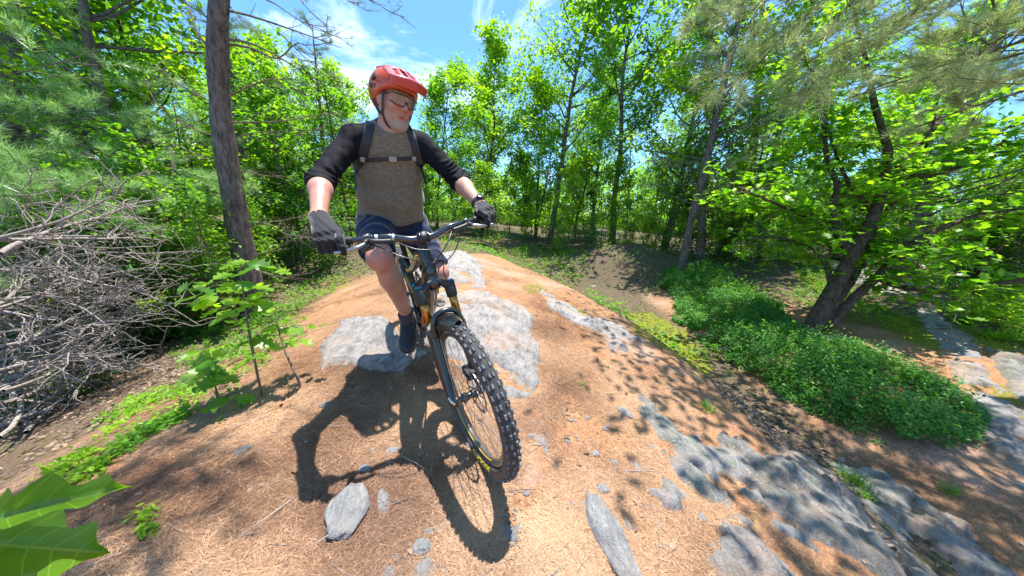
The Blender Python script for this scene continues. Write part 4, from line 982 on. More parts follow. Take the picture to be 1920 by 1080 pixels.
# ---- backpack with straps hugging the shirt
def march(f, u, v, z0=1.0):
    d = ray(u, v); p = EYE + d * z0; best = (9, p)
    for _ in range(80):
        x = f(p[None])[0]
        if x < best[0]: best = (x, p)
        if x < .0006: break
        p = p + d / np.linalg.norm(d) * max(x, .001) * .8
    p = best[1]; e = .004; g = np.array([f((p + np.eye(3)[i] * e)[None])[0] - f((p - np.eye(3)[i] * e)[None])[0] for i in range(3)]); return p, nrm(g)
def sh2(p): return smin(torso(p, .013), np.minimum(seg(p, J['RS'], J['RE'], .059, .052), seg(p, J['LS'], J['LE'], .059, .052)), .03)
def ribbon(pts, nr, w, th=.003):
    pts = np.array(pts); nr = np.array(nr); T = np.gradient(pts, axis=0); V = []
    w = np.broadcast_to(w, (len(pts),))
    for p_, n_, t_, w_ in zip(pts, nr, T, w):
        s_ = nrm(np.cross(n_, t_)); c = p_ + n_ * th
        V += [c - s_ * w_ - n_ * th, c - s_ * w_ + n_ * th, c + s_ * w_ + n_ * th, c + s_ * w_ - n_ * th]
    V = np.array(V); m_ = len(pts); i = np.arange(m_ - 1)[:, None] * 4; j = np.arange(4)[None]
    F = np.stack([i + j, i + (j + 1) % 4, i + 4 + (j + 1) % 4, i + 4 + j], -1).reshape(-1, 4); return V, np.concatenate([F, [[3, 2, 1, 0], [m_ * 4 - 4, m_ * 4 - 3, m_ * 4 - 2, m_ * 4 - 1]]])
def pathpx(px, n=26):
    q = bezier([np.array([a, b, 0.]) for a, b in px], n); o = [march(sh2, a, b) for a, b, _ in q]; pt = np.array([a for a, _ in o]); nn = np.array([b for _, b in o])
    for _ in range(2): pt[1:-1] = (pt[:-2] + pt[1:-1] * 2 + pt[2:]) / 4
    return pt, nn
bpk = empty('backpack'); bpk.location = P0.tolist(); tag(bpk, 'black hydration backpack with chest strap worn over the olive shirt', 'backpack')
bcen = SHM - tU * .20 - tF * .19
V, F = surfnet(lambda p: rbox(p, bcen, TAX, (.125, .065, .20), .05), bcen - .27, bcen + .27, .009); mesh_obj('pack_body', V - P0, F, WEB, bpk)
def pst(name, px, w, n=26, mt=WEB, th=.004, back=False):
    pt, nn = pathpx(px, n)
    if back:
        top = np.array([pt[0] + tU * .004 - tF * .045, pt[0] - tF * .09 - tU * .03]); pt = np.concatenate([top[::-1], pt]); nn = np.concatenate([[nrm(tU * .4 - tF)], [nrm(tU)], nn])
    V, F = ribbon(pt, nn, w, th); return mesh_obj(name, V - P0, F, mt, bpk, smooth=False)
pst('shoulder_strap', [(694, 236), (689, 258), (681, 290), (668, 318)], .021, back=True); pst('shoulder_strap', [(768, 247), (775, 264), (781, 288), (786, 308)], .019, back=True)
for (u_, v_), tail in (((669, 316), [(667, 335), (668, 356)]), ((786, 308), [(793, 326), (799, 346)])):
    pt, nn = march(sh2, u_, v_); zz = (pt - EYE) @ _fw; pts = bezier([pt + nn * .004] + [P(a, b, zz) for a, b in tail], 8)
    V, F = ribbon(pts, [nn] * len(pts), .009, .002); mesh_obj('strap_tail', V - P0, F, WEB, bpk, smooth=False)
pst('chest_strap', [(679, 300), (705, 299), (735, 298), (765, 297), (785, 293)], .0085, th=.005)
pt, nn = march(sh2, 736, 298); V, F = box(pt + nn * .012, (tS, nn, tU), (.018, .006, .0125)); mesh_obj('buckle', V - P0, F, mat('clear_buckle', (.30, .30, .29), .3), bpk, smooth=False)
for u_, v_ in ((683, 298), (774, 296)):
    pt, nn = march(sh2, u_, v_); V, F = box(pt + nn * .012, (tS, nn, tU), (.010, .004, .011)); mesh_obj('strap_slider', V - P0, F, mat('grey_slider', (.25, .25, .26), .35), bpk, smooth=False)
# ================================================================ vegetation
def bark_mat(name, c0, c1, bump=.012, sc=(9, 9, 2.2)):
    mt, t, b = mat_new(name); nd = t.nodes.new; tcn = nd('ShaderNodeTexCoord'); mpn = nd('ShaderNodeMapping'); mpn.inputs['Scale'].default_value = sc
    n = nd('ShaderNodeTexNoise'); n.inputs['Scale'].default_value = 3; n.inputs['Detail'].default_value = 10; n.inputs['Roughness'].default_value = .7
    v = nd('ShaderNodeTexVoronoi'); v.inputs['Scale'].default_value = 4.5; v.feature = 'DISTANCE_TO_EDGE'
    t.links.new(tcn.outputs['Object'], mpn.inputs[0]); t.links.new(mpn.outputs[0], n.inputs['Vector']); t.links.new(mpn.outputs[0], v.inputs['Vector'])
    r = nd('ShaderNodeValToRGB'); r.color_ramp.elements[0].position = .35; r.color_ramp.elements[1].position = .68; r.color_ramp.elements[0].color = (*c0, 1); r.color_ramp.elements[1].color = (*c1, 1)
    t.links.new(n.outputs['Fac'], r.inputs[0]); t.links.new(r.outputs[0], b.inputs['Base Color']); b.inputs['Roughness'].default_value = .9; b.inputs['Specular IOR Level'].default_value = .15
    ad = nd('ShaderNodeMath'); ad.operation = 'MULTIPLY_ADD'; ad.inputs[1].default_value = .8; t.links.new(v.outputs['Distance'], ad.inputs[0]); t.links.new(n.outputs['Fac'], ad.inputs[2])
    bb = nd('ShaderNodeBump'); bb.inputs['Distance'].default_value = bump; t.links.new(ad.outputs[0], bb.inputs['Height']); t.links.new(bb.outputs[0], b.inputs['Normal']); return mt
BARK_P = bark_mat('pine_bark', (.06, .045, .038), (.26, .22, .20)); BARK_O = bark_mat('oak_bark', (.035, .025, .018), (.15, .11, .085)); BARK_G = bark_mat('grey_bark', (.06, .05, .04), (.22, .19, .16), .006)
DEADW = bark_mat('dead_wood', (.15, .12, .10), (.46, .40, .36), .003, (20, 20, 20)); TWIGM = bark_mat('twig', (.10, .07, .05), (.28, .22, .18), .002, (20, 20, 20))
LEAF_Y = leaf_mat('leaf_sunny', (.09, .25, .008), (.34, .50, .03), .5); LEAF_M = leaf_mat('leaf_mid', (.05, .17, .012), (.20, .40, .03), .5)
LEAF_D = leaf_mat('leaf_deep', (.035, .13, .018), (.12, .28, .04), .45); LEAF_OAK = leaf_mat('leaf_oak', (.06, .20, .012), (.26, .46, .03), .5, .35)
LEAF_B = leaf_mat('leaf_shrub', (.035, .15, .03), (.14, .34, .06), .35, .4); NEED = leaf_mat('pine_needles', (.09, .17, .06), (.32, .42, .18), .3, .5, (1.1, 1.2, .8), .6)
NEED_L = leaf_mat('pine_needles_pale', (.26, .33, .14), (.64, .68, .38), .3, .5, (1.1, 1.2, .8), .7)
LITTER = leaf_mat('dry_needles', (.15, .065, .032), (.60, .37, .21), .0, .6); DRY = leaf_mat('dry_leaves', (.06, .038, .024), (.36, .25, .17), .15, .6, (1.2, 1, .8)); GRASS = leaf_mat('grass_blades', (.07, .20, .02), (.26, .42, .06), .4)
BROWN = leaf_mat('brown_leaves', (.18, .06, .02), (.40, .17, .07), .3, .6, (1.2, 1, .7))

def place(T, F, pos, d, n, size, rnd=None, rng=RNG):
    """many copies of a small template: x along d, z along n"""
    pos = np.asarray(pos, float); N = len(pos); d = d / (np.linalg.norm(d, axis=1)[:, None] + 1e-9)
    y = np.cross(n, d); y /= np.linalg.norm(y, axis=1)[:, None] + 1e-9; z = np.cross(d, y); size = np.broadcast_to(size, (N,))
    V = pos[:, None] + size[:, None, None] * (T[None, :, :1] * d[:, None] + T[None, :, 1:2] * y[:, None] + T[None, :, 2:] * z[:, None])
    Fa = (F[None] + (np.arange(N) * len(T))[:, None, None]).reshape(-1, F.shape[1])
    if rnd is None: rnd = rng.random(N)
    return V.reshape(-1, 3), Fa, np.repeat(rnd, len(T))
T_DIA = np.array([[0, 0, 0], [.5, .30, .07], [1, 0, -.05], [.5, -.30, .07]]); F_DIA = np.array([[0, 3, 2], [0, 2, 1]])
T_OV = np.array([[0, 0, 0], [.3, .22, .04], [.7, .20, .03], [1, 0, -.08], [.7, -.20, .03], [.3, -.22, .04]]); F_OV = np.array([[0, 5, 4], [0, 4, 3], [0, 3, 2], [0, 2, 1]])
def lobed(lobes, base=.05, deep=.45, wmax=.36, cup=.06):
    """lobed leaf (oak / maple like): midrib strip joined to a lobed edge; returns template verts and quads"""
    xs, ws = [0.], [.012]
    for k in range(lobes):
        f = (k + .55) / lobes; w = wmax * (math.sin(math.pi * min(1, (f * .9 + .12))) ** .7)
        xs += [.12 + .84 * (k + .12) / lobes, .12 + .84 * (k + .62) / lobes, .12 + .84 * (k + .80) / lobes]; ws += [w * (1 - deep), w, w * .86]
    xs.append(1.0); ws.append(.02); xs = np.array(xs); ws = np.array(ws); m_ = len(xs)
    mid = np.stack([xs - np.where(ws > .2, .08, 0) * 0, 0 * xs, -cup * 0 + -.10 * xs ** 2], -1)
    e = lambda s_: np.stack([xs + ws * .18 * (ws > .15), s_ * ws, cup * ws / wmax - .10 * xs ** 2], -1)
    T = np.concatenate([mid, e(1), e(-1)]); i = np.arange(m_ - 1)
    return T, np.concatenate([np.stack([i, i + 1, m_ + i + 1, m_ + i], -1), np.stack([i + 1, i, 2 * m_ + i, 2 * m_ + i + 1], -1)])
T_OAK, F_OAK = lobed(4); T_OAK2, F_OAK2 = lobed(3, wmax=.42)
def rdir(n, rng): v = rng.normal(size=(n, 3)); return v / np.linalg.norm(v, axis=1)[:, None]
def curve_pts(a, d, L_, n, rng, wob=.12, up=0.0):
    p = [np.array(a, float)]; d = nrm(d)
    for _ in range(n): d = nrm(d + rng.normal(size=3) * wob + np.array([0, 0, up])); p.append(p[-1] + d * L_ / n)
    return np.array(p)
def grow(seed, H=9., r0=.10, start=.3, spread=2.2, limbs=22, twigs=7, lv=16, ls=.12, lean=.04, tmpl=(T_DIA, F_DIA), droop=.0, top=.6, flatl=.5):
    """broadleaf tree in its own coordinates: wood pieces and leaves"""
    rng = np.random.default_rng(seed); wood = MB()
    tr = curve_pts([0, 0, -.2], [rng.normal() * lean, rng.normal() * lean, 1], H + .2, 14, rng, .05, .05)
    k = np.linspace(0, 1, 15); wood.add(*tube(tr, r0 * (1 - .86 * k) * (1 + .35 * np.exp(-k * 22)), 8))
    lp, ld, ln = [], [], []
    for i in range(limbs):
        f = start + (1 - start) * (i + rng.random()) / limbs; a = np.array([np.interp(f, k, tr[:, c]) for c in range(3)]); az = rng.uniform(0, 2 * np.pi)
        L_ = spread * (1.0 - ((f - start) / (1 - start)) ** 1.6 * (1 - .28)) * rng.uniform(.55, 1.1) * (.7 + .6 * min(1, (f - start) * 4))
        up = rng.uniform(.25, .8) + top * (f - start); d = [math.cos(az), math.sin(az), up]
        lb = curve_pts(a, d, L_, 7, rng, .13, .03 - droop); kk = np.linspace(0, 1, 8); rl = r0 * .42 * (1 - f * .7); wood.add(*tube(lb, np.maximum(rl * (1 - .85 * kk), .004), 6 if r0 > .07 else 4))
        for j in range(twigs):
            g_ = rng.uniform(.25, 1.0); b_ = np.array([np.interp(g_, kk, lb[:, c]) for c in range(3)]); td = nrm(lb[-1] - lb[0]) * .6 + rdir(1, rng)[0] * .8; td[2] = td[2] * .6 + .1
            tl = L_ * rng.uniform(.22, .42); tw = curve_pts(b_, td, tl, 4, rng, .2, -.02); wood.add(*tube(tw, [.006, .005, .004, .003, .002], 4, cap=False))
            q = rng.random(lv) ** .7; qq = np.array([[np.interp(x, np.linspace(0, 1, 5), tw[:, c]) for c in range(3)] for x in q])
            lp.append(qq + rng.normal(size=(lv, 3)) * ls * .75); dd = rdir(lv, rng); dd[:, 2] = dd[:, 2] * .5 - .15; ld.append(dd); nn = rdir(lv, rng) * flatl; nn[:, 2] += 1; ln.append(nn)
    lp, ld, ln = map(np.concatenate, (lp, ld, ln)); base = fbm(lp[:, 0] * .9, lp[:, 1] * .9, lp[:, 2] * .9 + seed) * .35
    V, F, a = place(*tmpl, lp, ld, ln, ls * rng.uniform(.65, 1.25, len(lp)), np.clip(.5 + base + rng.normal(size=len(lp)) * .17, 0, 1))
    return wood, V, F, a
def make_tree(name, seed, wm, lm, cat='tree', crown='crown', **k):
    w, V, F, a = grow(seed, **k); o = w.build('trunk', wm); o.name = name
    root = empty(name + '_root'); root.name = name; o.name = 'trunk'; o.parent = root
    c = mesh_obj(crown, V, F, lm, root, smooth=False, attr={'rnd': a}); root['category'] = cat; return root
def copy_thing(src, loc, rz=0., sc=1., label=None, group=None):
    r = src.copy(); COL.objects.link(r); r.location = loc; r.rotation_euler = (0, 0, rz); r.scale = (sc, sc, sc)
    if label: r['label'] = label
    if group: r['group'] = group
    for ch in src.children:
        c = ch.copy(); COL.objects.link(c); c.parent = r
    return r
PLACED = {}
def put(src, xy, rz, sc=1., label=None, group=None, sink=.0):
    loc = (xy[0], xy[1], float(G(xy[0], xy[1])) - sink)
    if src.name not in PLACED: PLACED[src.name] = 1; r = src; r.location = loc; r.rotation_euler = (0, 0, rz); r.scale = (sc, sc, sc); r['label'] = label; (group and r.__setitem__('group', group)); return r
    return copy_thing(src, loc, rz, sc, label, group)
# ---- kinds of background tree
K = [make_tree('broadleaf_tree', 21, BARK_G, LEAF_Y, H=10, r0=.13, start=.30, spread=3.1, limbs=30, twigs=10, lv=24, ls=.145),
     make_tree('broadleaf_tree', 22, BARK_G, LEAF_M, H=9, r0=.12, start=.36, spread=2.8, limbs=28, twigs=10, lv=24, ls=.145),
     make_tree('broadleaf_tree', 23, BARK_O, LEAF_Y, H=8, r0=.10, start=.26, spread=2.8, limbs=32, twigs=10, lv=26, ls=.155),
     make_tree('broadleaf_tree', 24, BARK_O, LEAF_M, H=7, r0=.08, start=.18, spread=2.6, limbs=34, twigs=10, lv=26, ls=.155),
     make_tree('broadleaf_tree', 25, BARK_G, LEAF_D, H=11, r0=.14, start=.24, spread=3.5, limbs=38, twigs=11, lv=26, ls=.17)]
SAP = [make_tree('sapling', 31, TWIGM, LEAF_M, H=3.0, r0=.022, start=.12, spread=.95, limbs=22, twigs=6, lv=16, ls=.085),
       make_tree('sapling', 32, TWIGM, LEAF_Y, H=2.5, r0=.018, start=.12, spread=.85, limbs=20, twigs=6, lv=16, ls=.08),
       make_tree('sapling', 33, TWIGM, LEAF_D, H=1.7, r0=.018, start=.03, spread=.9, limbs=20, twigs=6, lv=16, ls=.08)]
def at_dist(u, dist):        # ground point below a picture column, dist metres away
    d = ray(u, 430); d = d[:2] / np.linalg.norm(d[:2]); return d * dist
r_ = np.random.default_rng(5)
for u, dist, k, sc, lab in (
        (1030, 12.5, 0, 1.02, 'tall airy bright green tree rising highest in the middle of the clearing edge'),
        (1155, 11.5, 1, 1.05, 'slim tree with a leaning bare lower trunk on the leaf covered mound'),
        (905, 13.5, 2, .95, 'bright green tree just right of the rider, lower than the tallest tree'),
        (1005, 13.8, 3, .95, 'thin stemmed tree close behind the tallest airy tree'),
        (820, 15.5, 3, 1.0, 'small leafy tree directly behind the rider head'),
        (640, 14.0, 2, .70, 'low sunlit tree behind the rider left shoulder in the photo'),
        (560, 12.0, 3, .72, 'short leafy tree between the pine trunk and the rider'),
        (1250, 12.5, 4, .82, 'dense deep green tree right of the leaning slim tree'),
        (1330, 10.0, 0, .95, 'bright yellow green tree above the dark leaning trunk'),
        (1440, 12.0, 1, .9, 'mid green tree behind the leaning oak crown'),
        (1700, 15.0, 2, .75, 'pale tree far behind the leaning oak, right of its trunk'),
        (500, 15.0, 1, .62, 'mid green tree just right of the big pine trunk'),
        (330, 10.0, 3, .95, 'leafy tree seen between the pine boughs and the big trunk'),
        (210, 8.0, 0, .80, 'yellow green tree filling the upper left behind the pine boughs'),
        (1080, 16.0, 4, .62, 'dark green tree low behind the clearing mound')):
    put(K[k], at_dist(u, dist), r_.uniform(0, 6), sc, lab, sink=.1)
for i in range(34):
    u = -300 + 2700 * (i + r_.random() * .8) / 28; dist = r_.uniform(17, 27)
    if 560 < u < 880 : sc = r_.uniform(.55, .7)
    elif u > 1650: sc = r_.uniform(.28, .42)
    else: sc = r_.uniform(.75, 1.0)
    put(K[i % 5], at_dist(u, dist), r_.uniform(0, 6), sc, 'green broadleaf tree among many alike at the back of the wood', 'trees at the back of the wood', .1)
for i in range(120):
    u = -200 + 2300 * (i + r_.random()) / 120; dist = r_.uniform(8.2, 13.5) if u > 900 or u < 600 else r_.uniform(8.6, 13)
    if 600 < u < 1400: dist = r_.uniform(10.2, 15)
    if u < 480: dist = r_.uniform(5.6, 9.5)
    if u > 1500: dist = r_.uniform(9.5, 14)
    put(SAP[i % 3], at_dist(u, dist), r_.uniform(0, 6), r_.uniform(.9, 1.4) if 480 < u < 1500 else r_.uniform(.6, 1.0), 'leafy sapling in the undergrowth at the edge of the wood', 'saplings at the edge of the wood', .05)
rng = np.random.default_rng(91); n = 72000; an = rng.uniform(R(-80), R(80), n); ra = rng.uniform(24, 40, n); hh = rng.random(n) ** 1.2
x_, y_ = ra * np.sin(an), ra * np.cos(an); top_ = np.where(an > R(52), 2.0, 5.0) + 2.6 * fbm(an * 9, 0 * an, 1.) ; lp = np.stack([x_, y_, G(x_, y_) + hh * top_], -1); nn = rdir(n, rng) * .6; nn[:, 2] += 1
V, F, a = place(T_DIA, F_DIA, lp, rdir(n, rng), nn, rng.uniform(.25, .45, n), np.clip(.5 + .5 * fbm(lp[:, 0] * .5, lp[:, 1] * .5, lp[:, 2] * .5) + rng.normal(size=n) * .15, 0, 1))
o = mesh_obj('distant_wood', V, F, LEAF_Y, smooth=False, attr={'rnd': a}); o['kind'] = 'stuff'; o['label'] = 'dense green wood closing the view behind the trees'
# bare slim trunks seen in the wood
sl_ = curve_pts([0, 0, -.2], [.03, .02, 1], 6.5, 10, np.random.default_rng(2), .035, .05)
slim = mesh_obj('slim_trunk', *tube(sl_, np.linspace(.055, .02, 11), 8), BARK_O); slim['category'] = 'tree'
for i in range(16):
    u = 300 + 1200 * (i + r_.random()) / 16; dist = r_.uniform(9.5, 15)
    put(slim, at_dist(u, dist), r_.uniform(0, 6), r_.uniform(.5, .75), 'slim dark bare tree stem standing in the wood', 'slim bare stems in the wood')

# ---- pines
def tuft_template(n, seed, spread=.85, L_=1.0):
    rng = np.random.default_rng(seed); V = []; F = []
    for k in range(n):
        d = nrm([1.0, rng.normal() * spread, rng.normal() * spread]); s_ = nrm(np.cross(d, rng.normal(size=3))) * .015; l = L_ * rng.uniform(.75, 1.1); o = np.array([rng.uniform(-.25, .2), 0, 0])
        b = len(V); V += [o - s_, o + s_, o + d * l + np.array([0, 0, -.10 * l])]; F.append([b, b + 1, b + 2])
    return np.array(V), np.array(F)
T_TF, F_TF = tuft_template(30, 4); T_TF2, F_TF2 = tuft_template(16, 5, .8)
def bough(wood, tl, a, d, L_, rng, tufts=10, sub=9, r=.02, up=.0, dens=1.0):
    """pine bough: main stem, side shoots in a flat spray, needle tufts on the outer shoots"""
    m_ = curve_pts(a, d, L_, 8, rng, .07, up); kk = np.linspace(0, 1, 9); wood.add(*tube(m_, np.maximum(r * (1 - .8 * kk), .003), 6)); dn = nrm(m_[-1] - m_[0]); sd = nrm(np.cross(dn, [0, 0, 1]))
    for j in range(sub):
        g_ = .3 + .68 * (j + rng.random()) / sub; b_ = np.array([np.interp(g_, kk, m_[:, c]) for c in range(3)]); s_ = 1 if j % 2 else -1
        td = dn * .8 + sd * s_ * rng.uniform(.5, 1.0) + np.array([0, 0, rng.uniform(-.1, .35)]); tw = curve_pts(b_, td, L_ * (.42 - .25 * g_) * rng.uniform(.7, 1.2), 5, rng, .12, .03); wood.add(*tube(tw, [.005, .005, .004, .003, .003, .002], 4, cap=False))
        n_t = max(2, int(tufts * dens * rng.uniform(.6, 1.3))); q = np.sort(rng.uniform(.3, 1, n_t)); q[-1] = 1
        for x in q:
            c_ = np.array([np.interp(x, np.linspace(0, 1, 6), tw[:, c]) for c in range(3)]) + rng.normal(size=3) * .02; tl.append((c_, nrm(nrm(tw[-1] - tw[0]) + rng.normal(size=3) * .45 + np.array([0, 0, .25]))))
def make_pine(name, seed, H=8., r0=.13, start=.25, spread=2.0, n=34, tufts=6, ls=.11, tmpl=(T_TF2, F_TF2), nm=NEED, azr=(0, 6.283), dead=0, sub=8):
    rng = np.random.default_rng(seed); wood = MB(); tl = []; tr = curve_pts([0, 0, -.2], [rng.normal() * .03, rng.normal() * .03, 1], H + .2, 12, rng, .025, .03); k = np.linspace(0, 1, 13)
    wood.add(*tube(tr, r0 * (1 - .88 * k), 12))
    for i in range(n):
        f = start + (.98 - start) * (i + rng.random()) / n; a = np.array([np.interp(f, k, tr[:, c]) for c in range(3)]); az = rng.uniform(*azr); L_ = spread * (1 - .75 * (f - start) / (1 - start)) * rng.uniform(.7, 1.15)
        bough(wood, tl, a, [math.cos(az), math.sin(az), rng.uniform(-.05, .35)], L_, rng, tufts, sub, r0 * .16, .02)
    for i in range(dead):
        f = rng.uniform(.05, start); a = np.array([np.interp(f, k, tr[:, c]) for c in range(3)]); az = rng.uniform(*azr); wood.add(*tube(curve_pts(a, [math.cos(az), math.sin(az), rng.uniform(-.2, .2)], spread * rng.uniform(.3, .7), 6, rng, .12), np.linspace(.009, .002, 7), 4))
    root = empty(name); root['category'] = 'pine tree'; wood.build('trunk', BARK_P, root)
    c_, d_ = map(np.array, zip(*tl)); V, F, a = place(*tmpl, c_, d_, rdir(len(c_), rng), ls * rng.uniform(.8, 1.2, len(c_))); mesh_obj('crown', V, F, nm, root, smooth=False, attr={'rnd': np.clip(a * .7 + .15, 0, 1)}); return root
PN = [make_pine('white_pine', 41, H=8.5, r0=.14, start=.10, spread=2.6, n=44, tufts=7, dead=12), make_pine('white_pine', 42, H=7, r0=.11, start=.22, spread=2.0, n=36, tufts=7, dead=16)]
for (x, y, k, rz, sc, lab) in ((-9.8, 4.6, 0, .4, 1.0, 'white pine at the far left, its dark trunk half hidden by its boughs'), (-7.0, 7.6, 1, 2.4, 1.0, 'white pine with feathery boughs behind the dead branches'),
        (-8.5, 6.5, 0, 3.1, 1.15, 'tall white pine further back in the left wood'), (-6.2, 9.6, 1, 1.2, .85, 'younger white pine behind the big bare trunk'),
        (4.4, 7.4, 1, .3, .95, 'white pine with blurred boughs behind the dark leaning trunk'), (7.6, 5.6, 0, 4.4, .95, 'white pine at the right behind the leaning oak'),
        (11.0, 8.5, 1, 2.0, .9, 'white pine furthest to the right, past the rock path')):
    put(PN[k], (x, y), rz, sc, lab)

# ---- the big bare pine trunk on the left
b = ghit(478, 596); TRK = []
for u, v in ((480, 602), (468, 530), (450, 440), (434, 350), (420, 260), (411, 170), (409, 80), (412, -20), (420, -160), (425, -330), (428, -520)):
    d = ray(u, v); TRK.append(EYE + d * (b[1] / d[1]))
TRK = bezier(TRK, 90); m_ = len(TRK); zz = np.array([(q - EYE) @ _fw for q in TRK]); rad = 17.5 * zz / F_PX; rad[:] = np.minimum(rad, rad[0] * 1.0) ; rad *= np.linspace(1.05, .8, m_); rad[:14] *= np.linspace(1.28, 1, 14)
V, F = tube(TRK, rad, 40); Cn = np.repeat(TRK, 40, 0); dv = V[:m_ * 40] - Cn; dl = np.linalg.norm(dv, axis=1)[:, None]; q = V[:m_ * 40]
V[:m_ * 40] += dv / dl * (.012 * fbm(q[:, 0] * 18, q[:, 1] * 18, q[:, 2] * 5, 4)[:, None] + .02 * fbm(q[:, 0] * 4, q[:, 1] * 4, q[:, 2] * 2, 2)[:, None])
pine = empty('pine_tree', b.tolist()); B0 = np.array(b); tag(pine, 'big straight grey brown pine trunk with thin dead side branches', 'pine tree')
mesh_obj('trunk', V - B0, F, BARK_P, pine)
rng = np.random.default_rng(77)
def on_trk(v): i = int(np.argmin([abs(float(540 - F_PX * ((q - EYE) @ _up) / ((q - EYE) @ _fw)) - v) for q in TRK])); return TRK[i]
for v0, px in ((20, [(470, 30), (560, 60), (640, 90)]), (5, [(450, -30), (480, -60), (500, -90)]), (70, [(480, 85), (560, 130), (610, 170)]), (80, [(470, 90), (520, 110), (560, 80), (600, 110)]), (190, [(450, 170), (500, 150), (560, 150)]), (225, [(520, 228), (600, 215), (640, 212)]),
               (270, [(470, 250), (540, 245), (620, 243)]), (330, [(460, 320), (500, 330), (560, 330)]), (420, [(520, 415), (590, 400)]), (425, [(500, 420), (540, 440), (600, 445)]), (200, [(340, 160), (290, 120)]), (110, [(370, 60), (350, -10)]),
               (260, [(360, 240), (300, 200), (270, 150)]), (300, [(370, 290), (320, 270), (260, 268)]), (480, [(510, 470), (560, 445), (600, 450)]), (500, [(530, 520), (560, 515)])):
    a = on_trk(v0); z0 = (a - EYE) @ _fw; pts = [a] + [P(u, v, z0 + .12 * (i + 1) * rng.uniform(-1, 1.2)) for i, (u, v) in enumerate(px)]
    cp = bezier(pts, 14); w = MB(); w.add(*tube(cp, np.linspace(.017 if v0 < 150 else .011, .003, len(cp)), 6))
    for j in range(9):
        q_ = cp[rng.integers(3, len(cp) - 1)]; tw = curve_pts(q_, nrm(cp[-1] - cp[0]) + rdir(1, rng)[0] * .9, rng.uniform(.15, .45), 5, rng, .2); w.add(*tube(tw, np.linspace(.004, .0012, 6), 4, cap=False))
        for jj in range(2): t2 = curve_pts(tw[rng.integers(1, 5)], rdir(1, rng)[0], rng.uniform(.06, .18), 3, rng, .2); w.add(*tube(t2, .0012, 4, cap=False))
    w.build('dead_branch', TWIGM, pine, fn=lambda V: V - B0)
tl = []; w = MB()
for (u, v, u1, v1) in ((500, 0, 640, 60), (560, -60, 680, 20), (520, 60, 620, 130), (480, -80, 600, -20), (430, 10, 470, 60), (600, -40, 740, -10)):
    a = P(u, v, 3.6); c_ = P(u1, v1, 3.4); bough(w, tl, a, c_ - a, np.linalg.norm(c_ - a), rng, 3, 7, .008)
w.build('living_bough', TWIGM, pine, fn=lambda V: V - B0)
c_, d_ = map(np.array, zip(*tl)); V, F, a = place(T_TF2, F_TF2, c_, d_, rdir(len(c_), rng), .10); mesh_obj('needles', V - B0, F, NEED, pine, smooth=False, attr={'rnd': a})
# second darker pine trunk left of it and the leaning stump-like trunk
for (px, wpx, lab) in (([(398, 560), (370, 470), (345, 395), (328, 330), (318, 275)], 13, 'short dark leaning trunk left of the big pine'), ([(20, 300), (18, 200), (22, 90), (35, 0), (40, -100)], 11, 'dark upright trunk at the upper left corner'), ):
    z0 = 4.6; pts = bezier([P(u, v, z0) for u, v in px], 24); o_ = pts[0].copy()
    if 'upright' in lab: pts = np.concatenate([[P(15, 420, z0)], pts])
    t_ = mesh_obj('bare_tree', *tube(pts - o_, np.linspace(1.15, .8 if 'upright' in lab else .12, len(pts)) * wpx * z0 / F_PX, 14), BARK_P); t_.location = o_.tolist(); tag(t_, lab, 'tree')

# ---- leaning oak on the right
def screen_tree(name, base_px, stems, label, cat, wm, zoff=None):
    b = ghit(*base_px); zb = (b - EYE) @ _fw; root = empty(name, b.tolist()); w = MB(); S_ = []
    for px, (w0, w1), dz in stems:
        n = len(px); pts = bezier([P(u, v, zb + dz * i / max(1, n - 1)) for i, (u, v) in enumerate(px)], 26); rr = np.linspace(w0, w1, len(pts)) * zb / F_PX
        V, F = tube(pts, rr, 14); q = V; V = V + .006 * np.stack([fbm(q[:, 0] * 14, q[:, 1] * 14, q[:, 2] * 6 + k) for k in (0, 9, 17)], -1) * min(1, w0 / 8); w.add(V, F); S_.append(pts)
    w.build('trunk', wm, root, fn=lambda V: V - b); tag(root, label, cat); return root, b, zb, S_
oak, ob, ozb, OS = screen_tree('oak_tree', (1515, 632), [
    ([(1512, 640), (1535, 590), (1570, 530), (1605, 465), (1640, 400), (1655, 350), (1665, 280), (1640, 200), (1625, 120), (1600, 20)], (14, 2), -.1),
    ([(1530, 625), (1565, 570), (1600, 520), (1625, 470), (1645, 420), (1690, 360), (1730, 290), (1760, 200)], (8, 1.5), .1),
    ([(1545, 620), (1600, 560), (1650, 515), (1700, 465), (1760, 430), (1850, 400), (1930, 395)], (8, 3), -.4),
    ([(1590, 470), (1570, 430), (1560, 390), (1570, 345), (1550, 300), (1545, 230), (1530, 170), (1500, 80)], (7, 1.2), .3),
    ([(1560, 540), (1550, 500), (1530, 470), (1500, 455), (1440, 445), (1400, 450)], (5, 2), .4), ([(1640, 520), (1700, 540), (1790, 545), (1860, 535), (1940, 522)], (5, 4), -.7),
    ([(1640, 400), (1590, 340), (1555, 250), (1545, 180)], (4, 1), .4), ([(1655, 350), (1740, 250), (1800, 180), (1850, 60)], (6, 1.5), .6), ([(1610, 460), (1540, 420), (1450, 380), (1380, 350)], (4, 1.5), .2),
    ([(1665, 300), (1730, 330), (1830, 300), (1900, 250)], (4, 2), -.3)], 'leaning oak with several dark stems and bright lobed leaves beside the green shrubs', 'oak tree', BARK_O)
rng = np.random.default_rng(9); lp, ld = [], []; tw_ = MB()
